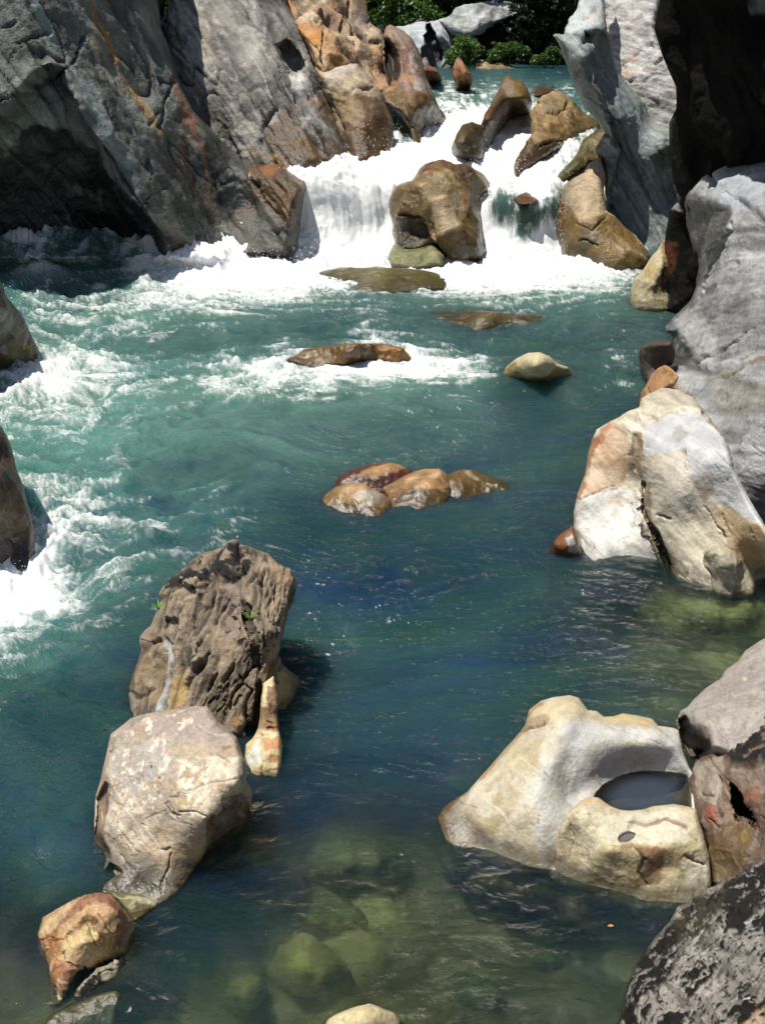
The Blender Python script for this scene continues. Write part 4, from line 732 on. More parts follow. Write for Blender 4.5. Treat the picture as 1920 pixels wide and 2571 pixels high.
rock('boulder', 'pale flat topped boulder blotched with cream lichen in front of the seamed boulder', 'boulder', 'J',
     [(640,212),(700,165),(800,133),(900,118),(1000,100),(1100,86),(1192,88),(1232,140),(1262,190),(1332,240),(1382,290),(1402,360),(1440,440),(1452,520),(1442,560),(1482,640),(1474,760),(1468,900),(1420,1000),(1330,1060),(1220,1130),(1120,1210),(1010,1310),(920,1380),(880,1400),(820,1440),(730,1470),(640,1430),(600,1350),(500,1330),(450,1330),(500,1200),(510,1100),(470,1110),(435,1060),(458,960),(458,760),(470,660),(500,560),(520,450),(540,360),(562,268)],
     [(1100,88,.62),(1190,92,.62),(800,135,.56),(640,212,.48),(560,280,.42),(505,540,.30),(465,760,.14),(450,1050,.0),(515,1080,.03),(1260,195,.60),(1400,370,.56),(1445,540,.48),(1478,700,.22),(1465,890,.02),(1330,1025,.0),(1200,1115,-.0),(1000,1285,-.0),(910,1345,.0),(820,1400,-.01),(640,1390,-.02),(480,1290,-.02),(900,300,.55),(700,400,.44),(1200,400,.52),(900,600,.42),(1250,650,.47),(1380,600,.50),(600,650,.30),(1000,800,.34),(1190,830,.38),(700,880,.23),(550,850,.22),(900,950,.22),(1120,1000,.17),(560,1000,.12),(700,1150,.08),(900,1150,.10),(1010,1180,.06),(760,1270,.02),(620,1260,.03),(870,1330,.02)],
     step=2.3, T=.09, R=40, thick=.35, base=(194,180,162), base2=(164,148,132), lump=.016, lumpf=4, chip=.010, chipf=6, fine=.004, finef=40,
     carve=[([(1395,640),(1340,720),(1215,830),(1190,950),(1060,1210),(980,1330),(1100,1300),(1350,1100),(1500,900),(1460,700)],.13,22),([(455,1000),(470,680),(520,560),(560,590),(540,800),(510,900),(560,1040),(510,1130)],.07,16),([(500,1180),(560,1090),(640,1150),(640,1180),(540,1240),(470,1300)],.06,14)],
     crease=[([(1020,780),(1120,775),(1200,810)],6,.018,.8),([(940,720),(920,740),(960,780),(1020,800)],6,.015,.6),([(980,600),(950,690),(1060,650)],8,.015,.6),([(590,800),(620,880),(700,980),(760,1040)],6,.012,.7),([(760,850),(850,890)],5,.01,.6),([(630,1050),(700,1150),(800,1220),(890,1280)],7,.018,.8),([(850,1080),(830,1040),(880,1010),(950,1000)],8,.02,.3),([(960,1040),(930,1150),(900,1220),(890,1300)],7,.018,.6),([(560,680),(650,720)],5,.01,.6),([(1000,660),(1150,600),(1300,560),(1390,560)],6,.012,.6)],
     paint=[('p',[(640,215),(1100,90),(1230,140),(1380,300),(1200,330),(900,260),(640,290)],(160,142,134),.7,40),('p',[(560,330),(900,330),(940,620),(640,680),(560,520)],(178,176,172),.6,40),('p',[(980,330),(1180,300),(1260,420),(1050,560),(980,480)],(186,164,126),.5,40),('p',[(1000,700),(1190,640),(1140,720),(1010,780)],(196,176,116),.7,25),('p',[(1200,420),(1390,430),(1400,600),(1200,800),(1050,860),(1180,680),(1000,650),(1200,540)],(220,206,182),.7,25),
            ('p',[(540,790),(600,800),(720,930),(960,920),(980,960),(840,1060),(700,1000),(520,880)],(218,208,186),.8,25),('p',[(640,1000),(900,1060),(930,1220),(880,1300),(680,1170)],(140,134,118),.7,25),('p',[(1190,840),(1380,660),(1460,800),(1440,960),(1000,1330),(980,1260),(1180,960)],(70,54,36),.85,18),('p',[(980,960),(1190,900),(1130,1100),(1000,1250),(960,1200)],(176,154,106),.7,25),('p',[(455,980),(480,700),(540,560),(560,700),(520,900),(560,1060)],(96,62,46),.75,14),('b',830,482,9,9,0,(40,34,30),.95,'h'),('s',[(580,340),(545,380)],12,(40,36,32),.9),('s',[(1300,350),(1345,345)],10,(50,40,34),.9),  # dark brown right face: overhang's shade deepened in the colour
            ('p',[(560,1180),(740,1180),(880,1290),(860,1340),(480,1290)],(104,98,78),.8,14,'w'),('s',[(600,1310),(740,1290),(870,1330)],22,(200,192,160),.7),('p',[(860,1230),(950,1210),(970,1260),(910,1340),(880,1330)],(214,204,170),.8,10),('n',(7,7,7),(176,146,104),.10,.55,.2),('n',(9,9,9),(128,118,112),.14,.5,.15),('b',880,560,16,10,0,(140,84,66),.9),('b',1190,830,40,20,0,(130,86,66),.6)],
     speck=[([(560,320),(800,140),(1130,90),(1200,200),(1000,280),(960,500),(900,720),(700,780),(560,700)],(15,15,15),.12,(226,214,196),.001),([(1000,420),(1400,420),(1390,600),(1250,740),(1100,900),(1000,700)],(22,22,22),-.02,(228,214,190),.001),([(560,560),(900,560),(860,760),(560,800)],(26,26,26),.06,(220,204,186),.001)],
     clefts=[(14,25,40,130,4,.010,.8),(30,60,50,70,4,.008,.8,[(540,800),(900,900),(960,1200),(880,1300),(640,1180)]),(10,100,30,90,6,.012,.7,[(1190,840),(1380,660),(1450,800),(1000,1300)])], vein=[(3.2,(222,208,184),.02,.7),(5,(110,96,84),.016,.6),(9,(196,180,160),.03,.4)], wetz=.06, wetc=.4, mat='near', seed=39, tfreq=5, k=1.14)
rock('boulder', 'small rounded rust and cream boulder at the lower left, its middle weathered open', 'boulder', 'J',
     [(85,1560),(130,1458),(200,1408),(300,1350),(400,1308),(482,1298),(562,1318),(622,1370),(662,1420),(712,1470),(724,1530),(705,1640),(650,1720),(570,1770),(480,1830),(380,1910),(290,2010),(200,2060),(165,2030),(175,1930),(158,1830),(138,1750),(105,1660)],
     [(90,1560,.02),(135,1750,.0),(175,1960,-.01),(220,2010,-.01),(400,1850,.0),(560,1750,.0),(690,1640,.0),(722,1530,.08),(660,1425,.22),(482,1300,.33),(300,1352,.26),(150,1450,.1),(400,1500,.26),(250,1600,.17),(450,1640,.16),(600,1550,.2),(230,1850,.07),(330,1760,.12),(500,1690,.1)],
     step=2.1, T=.07, R=50, thick=.3, base=(206,178,136), base2=(176,130,86), lump=.014, lumpf=6, chip=.014, chipf=9, fine=.005, finef=45,
     carve=[([(240,1560),(330,1480),(420,1420),(500,1460),(560,1560),(560,1680),(440,1600),(330,1650),(250,1680)],.028,70),([(330,1790),(420,1770),(520,1720),(600,1720),(330,1960),(220,2050),(260,1920)],.07,14)],
     crease=[([(400,1400),(400,1480),(440,1560),(470,1640)],9,.016,.7),([(250,1600),(290,1560),(300,1640),(250,1700)],8,.016,.6),([(640,1400),(655,1520),(640,1640)],7,.014,.8),([(270,1750),(330,1770),(400,1780)],8,.016,.6),([(500,1430),(560,1540),(600,1640)],7,.012,.5)],
     paint=[('s',[(150,1600),(230,1520),(330,1390),(420,1330),(520,1320),(610,1390),(640,1470),(630,1600)],42,(128,74,60),.75),('p',[(110,1480),(300,1360),(260,1450),(180,1560),(110,1560)],(214,192,148),.7,18),('p',[(130,1600),(230,1560),(240,1720),(280,1790),(200,1920),(160,1800)],(176,124,72),.7,20),('p',[(260,1560),(420,1500),(500,1640),(400,1720),(260,1700)],(206,184,126),.6,20),('b',430,1560,26,30,0,(100,110,40),.8),('p',[(180,1750),(320,1760),(300,1900),(200,1960)],(130,76,50),.7,15),('p',[(640,1440),(720,1480),(700,1620),(650,1660)],(130,126,110),.7,12)],
     clefts=[(24,70,40,80,6,.010,.8)], vein=[(8,(96,64,44),.05,.6),(6,(226,208,172),.04,.6)], wetz=.03, mat='near', seed=40, tfreq=6)
rock('stone', 'cluster of small grey stone flakes against the lower right side of the little rust boulder', 'stone', 'J',
     [(320,1975),(345,1920),(395,1850),(440,1815),(540,1775),(600,1735),(642,1706),(668,1730),(640,1780),(600,1810),(510,1890),(430,1940),(345,1995)],
     [(330,1975,.0),(640,1708,.03),(664,1730,.0),(500,1790,.07),(420,1930,.0),(520,1870,.0),(400,1870,.06),(590,1770,.05)], step=2, T=.03, R=20, thick=.12, base=(168,158,136), base2=(116,106,86), lump=.006, lumpf=12, chip=.022, chipf=16, fine=.004, finef=50, crease=[([(380,1880),(450,1900)],7,.02,.9),([(490,1830),(560,1800)],7,.02,.9),([(440,1840),(500,1880)],6,.015,.8),([(570,1760),(620,1790)],5,.015,.8)], wetz=.02, mat='near', seed=41, rimnoise=.8)
rock('stone', 'flat olive slab barely covered by water at the bottom left corner', 'stone', 'J',
     [(90,2200),(180,2085),(300,2015),(450,1960),(600,1925),(640,1955),(610,2050),(590,2145),(560,2260),(100,2300)],
     [(120,2190,.0),(300,2018,.015),(600,1930,.02),(630,1960,.01),(590,2140,-.03),(300,2150,.0),(400,2050,.015),(400,2260,-.06)], step=2.4, T=.04, R=24, thick=.15, base=(120,114,76), base2=(90,88,60), lump=.01, lumpf=5, chip=.01, chipf=8, wetz=.02, wet=.7, mat='near', seed=42)

# ---- near right group
POOL = [(868,800),(872,785),(885,765),(920,732),(960,708),(1000,690),(1040,680),(1080,672),(1130,670),(1180,672),(1230,675),(1265,682),(1300,692),(1318,720),(1320,760),(1320,800),(1320,860),(1290,890),(1230,900),(1160,905),(1090,905),(1000,900),(950,880),(910,850),(880,820)]
PUD = [(980,995),(985,970),(1000,955),(1040,945),(1060,950),(1076,955),(1078,968),(1068,984),(1030,1000),(1000,1004)]
PZ, QZ = .205, .255
pot = rock('boulder', 'large cream boulder hollowed by a round pothole full of water on the right', 'boulder', 'O',
     [(770,333),(812,345),(852,400),(892,405),(925,430),(970,428),(1010,415),(1070,423),(1142,440),(1168,470),(1240,480),(1262,490),(1285,600),(1310,660),(1335,700),(1338,760),(1345,830),(1345,900),(1355,950),(1370,1050),(1360,1150),(1250,1200),(1080,1200),(900,1180),(780,1170),(700,1180),(670,1140),(560,1130),(490,1100),(400,1070),(330,1055),(250,1050),(205,1000),(170,880),(225,820),(310,768),(380,690),(450,610),(520,530),(568,470),(588,400),(640,358),(700,340)],
     [(770,335,.50),(700,342,.50),(640,362,.47),(570,470,.38),(520,530,.31),(450,610,.23),(380,690,.16),(310,770,.10),(230,822,.05),(178,880,.01),(220,970,.0),(260,1002,.0),(350,1012,-.0),(500,1062,.0),(690,1105,.0),(780,1150,-.03),
      (850,402,.47),(1000,417,.39),(1140,442,.36),(1240,482,.36),(700,500,.49),(800,420,.53),(620,620,.40),(540,720,.29),(400,850,.15),(610,790,.29),(560,960,.12),(350,930,.07),(640,1050,.05),(690,870,.22),(710,960,.14),
      (700,640,.41),(800,530,.46),(900,455,.47),(1000,468,.45),(1150,490,.42),(870,560,.435),(960,545,.43),(1060,553,.41),(1150,570,.38),(1240,560,.36),
      (760,640,.365),(720,740,.30),(790,720,.285),(860,650,.335),(960,620,.335),(1060,610,.315),(1150,615,.295),(1240,620,.28),(1285,600,.32),(1310,660,.27),(1335,720,.26),(760,800,.22),(810,780,.215),
      (800,880,.17),(900,900,.13),(1000,960,.08),(1200,960,.08),(1330,900,.16),(1000,1100,-.04),(1200,1120,-.04),(1350,1100,.0),(820,1120,-.04),(740,1020,.07)]
     + [(x, y, PZ + .004) for x, y in POOL[:16]],
     step=2.3, T=.05, R=36, thick=.4, base=(218,210,190), base2=(202,186,154), grain=.22, lump=.010, lumpf=4, chip=.003, chipf=6, fine=.002, finef=40, rimnoise=.3,
     carve=[([(x * .97 + 32, y * .97 + 26) for x, y in POOL], .10, 40)],
     crease=[([(545,495),(600,470),(655,455)],9,.025,.7),([(940,460),(1040,500),(1110,520),(1180,560)],5,.006,.3),([(650,685),(700,735),(750,745)],6,.008,.6)],
     paint=[('p',[(690,560),(760,440),(940,460),(1160,490),(1260,500),(1340,700),(1340,960),(900,960),(760,900),(720,960),(680,1080),(640,1080),(600,1020),(640,860),(560,800)],(214,214,212),.9,40),('p',[(850,600),(960,560),(1090,565),(1140,640),(1000,690),(900,730),(850,780),(790,700)],(184,180,180),.6,30),('p',[(590,400),(700,340),(800,350),(850,410),(720,440),(600,470)],(222,206,166),.7,25),('s',[(530,510),(590,450),(660,440)],22,(150,108,72),.6),('s',[(640,370),(590,410),(520,530),(380,690),(250,800),(190,870)],12,(176,130,74),.8),('p',[(330,800),(480,720),(540,780),(520,860),(420,960),(340,940)],(180,164,128),.8,30),('p',[(520,560),(640,520),(640,650),(520,680),(420,740)],(206,186,146),.6,30),  # greyer inner polygon paints shading on the bowl's back wall
            ('n',(5,5,5),(170,150,112),.16,.5,.15),('n',(3,3,6),(232,228,214),.18,.6,.15),('s',[(190,880),(230,960),(270,1010)],14,(150,110,56),.6),('s',[(940,440),(1020,430),(1130,455)],16,(222,192,128),.7),('s',[(850,600),(900,565),(1000,548),(1120,560)],7,(222,208,168),.7),('p',[(880,780),(960,715),(1080,680),(1300,690),(1330,900),(1000,900),(880,850)],(120,108,84),.85,10)],
     clefts=[(16,40,40,90,3,.005,.6)], vein=[(2.6,(232,222,190),.016,.8),(2.2,(170,136,88),.014,.6),(4.5,(196,172,130),.016,.5)], wetz=.05, wetc=.34, mat='near', seed=43, tfreq=3, k=1.24)
rock('front_lobe', None, None, 'O',
     [(738,915),(758,872),(792,836),(830,802),(865,788),(900,795),(925,812),(955,832),(995,848),(1045,854),(1095,849),(1145,834),(1195,827),(1240,823),(1275,829),(1312,838),(1342,850),(1352,900),(1372,960),(1402,1060),(1412,1190),(1380,1270),(1250,1312),(1180,1312),(1080,1297),(980,1267),(880,1237),(780,1207),(700,1182),(678,1150),(698,1080),(712,1000),(722,950)],
     [(738,915,.25),(760,872,.29),(830,804,.325),(865,790,.335),(900,797,.335),(955,834,.315),(1045,855,.305),(1145,836,.31),(1240,825,.315),(1340,850,.315),(830,850,.33),(900,850,.325),(960,880,.31),(1040,900,.292),(1120,898,.292),(1240,880,.30),(1200,935,.285),(1300,950,.28),(940,910,.30),(950,980,.265),(1100,950,.265),(1100,1010,.255),(950,1030,.245),(1300,1010,.245),(1200,1025,.245),(870,950,.27),(860,1020,.19),(780,950,.22),(740,1050,.08),(820,1120,.06),(1000,1110,.14),(1200,1110,.135),(1340,1120,.13),(700,1100,.01),(800,1162,0),(900,1192,0),(1000,1222,0),(1100,1252,0),(1200,1262,0),(1250,1252,.02),(1390,1190,.06)]
     + [(x, y, QZ + .004) for x, y in PUD[::3]],
     step=2.2, T=.035, R=26, thick=.22, base=(218,210,184), base2=(204,186,146), lump=.010, lumpf=4, chip=.009, chipf=7, fine=.003, finef=40, rimnoise=.3,
     carve=[([(x * .94 + 62, y * .94 + 58) for x, y in PUD], .02, 12)],
     crease=[([(900,830),(1060,905),(1180,895),(1290,935)],7,.010,.6),([(1070,1040),(1100,1080),(1080,1130),(1120,1190)],12,.02,.6),([(1290,1060),(1380,1100)],9,.02,.6),([(760,900),(790,980),(760,1080)],9,.01,.2)],
     paint=[('p',[(870,860),(1000,880),(1040,920),(1000,1000),(860,920)],(220,212,184),.6,20),('p',[(960,870),(1250,840),(1330,900),(1300,1000),(960,1010),(880,900)],(224,218,196),.7,25),('s',[(1040,905),(1120,915),(1190,895),(1290,935)],9,(140,92,66),.7),('s',[(770,850),(830,810),(900,810),(960,850)],14,(206,170,110),.6),('p',[(930,1010),(1330,1010),(1320,1100),(1250,1250),(1080,1240),(860,1180),(860,1060)],(186,170,124),.75,25),('p',[(1060,1020),(1200,1030),(1180,1180),(1060,1210),(1090,1110)],(120,82,48),.8,20),('s',[(940,1012),(1060,1022),(1180,1042),(1260,1060)],11,(150,104,62),.6),('b',1120,1110,34,50,0,(96,78,72),.7),('p',[(740,890),(810,880),(820,960),(760,1000)],(160,146,118),.6,20),('p',[(1270,1080),(1400,1100),(1395,1200),(1310,1220)],(230,226,204),.85,12),('p',[(1290,830),(1350,850),(1400,1060),(1320,1060)],(196,186,146),.6,14),('s',[(1160,1220),(1260,1215),(1330,1215)],12,(170,120,64),.5),('n',(9,9,9),(150,120,76),.16,.5,.15)],
     clefts=[(12,10,40,90,3,.006,.6)], vein=[(3,(232,222,190),.016,.8),(4.5,(176,140,92),.016,.5)], wetz=.05, wetc=.34, mat='near', seed=48, tfreq=3.5, k=1.24, parent=pot)
rock('boulder', 'smooth lilac grey boulder sloping out of the right edge above the pothole', 'boulder', 'L',
     [(436,512),(466,455),(500,438),(532,400),(602,330),(690,270),(712,230),(780,180),(822,118),(900,68),(940,48),(1300,-90),(1900,-260),(2000,700),(1300,800),(900,780),(720,740),(660,700),(620,720),(570,730),(520,720),(478,640),(450,570)],
     [(440,512,.22),(470,455,.25),(600,330,.30),(710,230,.32),(820,120,.36),(940,48,.42),(1300,-80,.6),(480,620,.12),(520,700,.1),(640,660,.42),(700,600,.46),(560,520,.42),(800,400,.52),(900,600,.55),(1250,500,.75),(1900,-200,.75),(1950,600,.9),(600,680,.14),(800,740,.42)],
     step=2.4, T=.05, R=24, thick=.9, base=(178,169,160), base2=(156,147,142), lump=.014, lumpf=4, chip=.006, chipf=6, fine=.003, finef=40,
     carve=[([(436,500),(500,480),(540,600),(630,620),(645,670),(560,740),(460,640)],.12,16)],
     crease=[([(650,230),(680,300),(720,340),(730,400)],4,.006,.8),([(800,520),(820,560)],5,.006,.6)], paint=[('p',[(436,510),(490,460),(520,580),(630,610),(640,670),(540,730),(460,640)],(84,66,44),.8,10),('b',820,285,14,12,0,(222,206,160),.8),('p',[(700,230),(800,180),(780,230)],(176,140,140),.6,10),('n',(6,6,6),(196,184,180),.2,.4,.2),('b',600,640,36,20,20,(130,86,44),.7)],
     clefts=[(10,60,40,80,3,.005,.7)], vein=[(2.6,(206,194,180),.012,.6),(4,(120,106,100),.012,.5)], wetz=.03, mat='near', seed=44, tfreq=3)
rock('boulder', 'rough brown and rust rock with a black hole beside the pothole boulder', 'boulder', 'L',
     [(720,690),(735,640),(760,600),(850,555),(937,465),(1300,300),(2000,150),(2000,1500),(1300,1520),(937,1450),(760,1440),(700,1450),(650,1420),(618,1210),(570,1115),(528,945),(515,860),(535,785),(580,720),(650,690)],
     [(720,690,.42),(850,556,.50),(940,470,.56),(1300,320,.8),(535,790,.26),(520,860,.25),(530,945,.24),(575,1115,.20),(620,1210,.16),(650,1410,.08),(760,1430,.12),(937,1440,.3),(1300,1450,.6),(1950,200,1.0),(1950,1450,1.0),(640,820,.36),(700,760,.44),(740,1000,.34),(660,1000,.33),(850,700,.58),(900,850,.55),(700,1200,.26),(800,1200,.30),(900,1150,.4)],
     step=2.3, T=.05, R=24, thick=1.0, base=(134,112,96), base2=(96,76,64), lump=.02, lumpf=4, chip=.024, chipf=6, fine=.006, finef=35,
     carve=[([(745,850),(790,910),(830,960),(875,985),(885,1090),(830,1070),(770,1050),(748,960)],.3,14)],
     crease=[([(680,830),(672,960),(690,1040)],9,.03,.8),([(560,900),(640,930)],7,.02,.6),([(620,1060),(660,1110),(720,1080)],8,.02,.7),([(880,1090),(870,1250),(850,1300)],8,.02,.6)],
     paint=[('p',[(540,790),(700,700),(720,800),(680,1000),(600,960),(530,900)],(176,166,150),.7,20),('p',[(590,1000),(650,980),(670,1050),(610,1110)],(160,92,62),.8,12),('p',[(620,1200),(720,1080),(860,1100),(850,1300),(740,1400),(650,1400)],(104,84,44),.75,15),('p',[(740,780),(937,780),(937,920),(830,930)],(170,150,136),.6,20),('p',[(800,900),(900,870),(920,960),(850,970)],(150,90,64),.7,12),('b',810,1170,30,40,0,(150,124,60),.7),('p',[(680,800),(735,820),(745,1050),(690,1040)],(120,96,76),.7,10)],
     speck=[([(720,700),(760,600),(937,470),(1300,300),(1300,750),(760,760)],(20,20,20),-.14,(24,22,20),.007)], clefts=[(26,75,30,90,8,.02,.85)], vein=[(5,(196,170,140),.04,.5),(4,(60,44,34),.06,.6)], wetz=.03, mat='near', seed=45, tfreq=5)
rock('boulder', 'grey boulder crusted with black lichen tufts filling the bottom right corner', 'boulder', 'L',
     [(2000,900),(1300,1080),(1100,1200),(937,1285),(850,1310),(760,1385),(700,1410),(620,1448),(540,1488),(480,1538),(440,1560),(400,1640),(340,1700),(282,1780),(242,1850),(202,1905),(160,2020),(130,2130),(100,2215),(60,2330),(60,2480),(1300,2600),(2000,2500)],
     [(1300,1090,.72),(937,1290,.46),(760,1388,.33),(620,1450,.24),(540,1490,.18),(440,1560,.12),(340,1700,.10),(240,1850,.08),(160,2020,.05),(100,2215,.02),(70,2400,-.05),(600,1800,.46),(800,1600,.55),(937,1500,.62),(937,1900,.85),(450,2000,.40),(700,2100,.74),(300,2200,.33),(500,2400,.62),(937,2300,1.05),(1300,1800,1.1),(1300,2500,1.3),(1950,950,1.05),(1950,2450,1.6)],
     step=2.4, T=.07, R=40, thick=.9, base=(170,164,156), base2=(124,118,112), lump=.02, lumpf=4, chip=.012, chipf=7, strata=.012, sdir=(.3,.5,.8), sfreq=9, fine=.006, finef=45,
     paint=[('p',[(750,2212),(860,2100),(940,2060),(1000,2400),(700,2400)],(196,158,120),.75,20),('n',(9,9,9),(206,200,192),.2,.6,.15),('b',840,2075,30,24,0,(236,226,220),.9),('b',500,1722,24,12,0,(232,228,222),.9),('p',[(760,1620),(937,1600),(937,1680),(760,1680)],(176,178,184),.6,20),('p',[(500,1500),(640,1460),(640,1640),(470,1700),(400,1680)],(120,112,92),.6,25)],
     speck=[(None,(18,18,18),.15,(20,18,17),.007),(None,(36,36,36),.10,(22,20,18),.0030),([(480,1540),(760,1380),(1000,1250),(1000,1560),(760,1600),(560,1560)],(40,40,40),-.20,(22,20,18),.005),([(480,1540),(760,1380),(1000,1250),(1000,1560),(760,1600),(560,1560)],(16,16,16),-.06,(26,24,20),.006),([(240,1860),(440,1570),(480,1700),(420,1900),(300,2080),(130,2150),(100,2230)],(42,42,42),-.18,(22,20,18),.0045),([(400,1640),(640,1460),(740,1480),(640,1700),(460,1760)],(44,44,44),-.10,(56,52,44),.0045)],
     vein=[(5,(222,216,206),.03,.5)], wetz=.02, mat='near', seed=46, tfreq=4, k=1.12)
rock('rock', 'cream rock tip breaking the water at the bottom edge of the picture', 'rock', 'N',
     [(330,1112),(400,1070),(460,1043),(540,1025),(592,1043),(642,1065),(684,1110),(700,1220),(320,1220)],
     [(335,1112,.0),(460,1045,.06),(540,1027,.09),(640,1067,.05),(684,1112,.0),(520,1108,.07),(520,1200,-.05)], step=2.2, T=.03, R=22, thick=.15, base=(214,204,170), base2=(186,166,118), lump=.006, lumpf=8, chip=.008, chipf=9, crease=[([(430,1108),(450,1075),(470,1060)],5,.01,.8)], wetz=.015, mat='near', seed=47)

# ---- boulders seen through the clear water
for nm, lab, crop, pts, z0, z1, b1, sd in [
    ('boulder', 'green sunken boulder under the water between the pale boulder and the pothole boulder', 'N', [(230,430),(290,350),(400,310),(540,330),(660,380),(720,450),(640,530),(480,560),(300,530)], -.34, -.62, (134,136,92), 51),
    ('boulder', 'yellow green sunken boulder in the clear water left of the bottom rock tip', 'N', [(130,860),(180,800),(260,765),(350,790),(430,850),(440,930),(360,990),(240,985),(160,930)], -.18, -.42, (160,150,90), 52),
    ('boulder', 'small yellow sunken boulder near the bottom edge, left of the larger yellow one', 'N', [(-60,980),(-30,930),(40,915),(90,950),(95,1010),(40,1050),(-30,1040)], -.2, -.4, (156,146,90), 53),
    ('boulder', 'olive sunken boulder in mid channel below the green one', 'N', [(150,640),(220,570),(360,560),(520,620),(600,700),(520,760),(330,770),(190,730)], -.42, -.7, (112,116,78), 54),
    ('boulder', 'broad green sunken boulder right of the bottom rock tip', 'N', [(760,960),(820,880),(980,850),(1150,900),(1230,980),(1180,1070),(980,1110),(820,1060)], -.4, -.66, (112,122,88), 55),
    ('boulder', 'grey green sunken boulder below the pothole boulder', 'N', [(1120,830),(1200,760),(1320,740),(1420,800),(1440,880),(1340,930),(1200,910)], -.42, -.66, (120,136,96), 56),
    ('boulder', 'brown sunken boulder trailing left from the pale lichen boulder', 'J', [(-60,1300),(120,1180),(330,1100),(470,1080),(520,1200),(470,1330),(300,1400),(100,1480),(-80,1560)], -.08, -.3, (96,84,58), 57),
    ('boulder', 'dark brown sunken rock right of the cream spur in the channel', 'I', [(1340,1560),(1420,1400),(1480,1250),(1600,1200),(1720,1300),(1760,1480),(1680,1640),(1500,1760),(1380,1740)], -.22, -.5, (92,78,62), 58),
    ('boulder', 'olive sunken shelf stretching out below the cream rock mass on the right shore', 'K', [(560,1480),(800,1440),(1100,1480),(1400,1540),(1700,1480),(1960,1500),(1980,1960),(1400,2010),(900,1920),(640,1700)], -.12, -.50, (160,156,104), 59),
    ('boulder', 'brown sunken ledge along the near side of the pothole boulder', 'N', [(830,380),(1000,430),(1200,480),(1400,560),(1600,620),(1640,760),(1500,760),(1250,640),(1050,600),(880,500)], -.08, -.32, (104,88,54), 60)]:
    a = np.array(pts, float); c = a.mean(0)
    ctrl = [(c[0], c[1], z0)] + [(p[0], p[1], z1) for p in pts] + [(c[0] + .5 * (p[0] - c[0]), c[1] + .5 * (p[1] - c[1]), z0 * .7 + z1 * .3) for p in pts]
    sm = []
    for i in range(len(a)):
        p0, p1, p2, p3 = a[i - 1], a[i], a[(i + 1) % len(a)], a[(i + 2) % len(a)]
        for t in (0, .33, .66):
            sm.append(tuple((1 + .05 * math.sin(7.3 * len(sm) + sd)) * 0 + .5 * ((2 * p1) + (-p0 + p2) * t + (2 * p0 - 5 * p1 + 4 * p2 - p3) * t * t + (-p0 + 3 * p1 - 3 * p2 + p3) * t ** 3)))
    rock(nm, lab, 'boulder', crop, sm, ctrl, step=4.0, T=.10, R=70, thick=.3, k=.80, warp=14, base=b1, base2=tuple(int(v * .7) for v in b1), lump=.05, lumpf=4, chip=.03, chipf=6, fine=.02, finef=14, rimnoise=1, wetz=0, mat='near', seed=sd, tfreq=5)

rock('boulder', 'sunken olive boulder under a glassy sheet of water right of the golden boulder', 'boulder', 'F',
     [(690,340),(705,290),(750,262),(820,250),(900,258),(945,300),(940,370),(880,440),(800,450),(730,420)], [(690,340,'w',.14),(820,252,'w',.18),(945,310,'w',.14),(820,445,'w',.14),(820,340,'w',.10)], mode='Y', step=2.6, T=.2, R=50, thick=.6, base=(158,162,130), base2=(128,126,88), lump=.03, lumpf=2, chip=.03, chipf=3, wetz=0, wet=.5, mat='far', seed=70)

rock('stone', 'wet olive ledge joining the pale lichen boulder to the little rust boulder', 'stone', 'J',
     [(470,1300),(520,1270),(640,1290),(760,1310),(880,1350),(870,1390),(820,1430),(740,1500),(700,1490),(660,1410),(600,1340),(540,1310)],
     [(480,1305,.0),(640,1295,.04),(870,1360,.02),(740,1490,.0),(800,1420,.02),(640,1380,.05),(720,1380,.06)], step=2.2, T=.04, R=30, thick=.15, base=(150,142,104), base2=(104,96,62), lump=.012, lumpf=6, chip=.012, chipf=9, fine=.003, finef=40,
     paint=[('s',[(620,1320),(740,1330),(860,1360)],22,(204,196,164),.8),('p',[(690,1440),(830,1380),(800,1450),(730,1510)],(92,80,38),.8,12,'w')], wetz=.02, wet=.4, mat='near', seed=71)
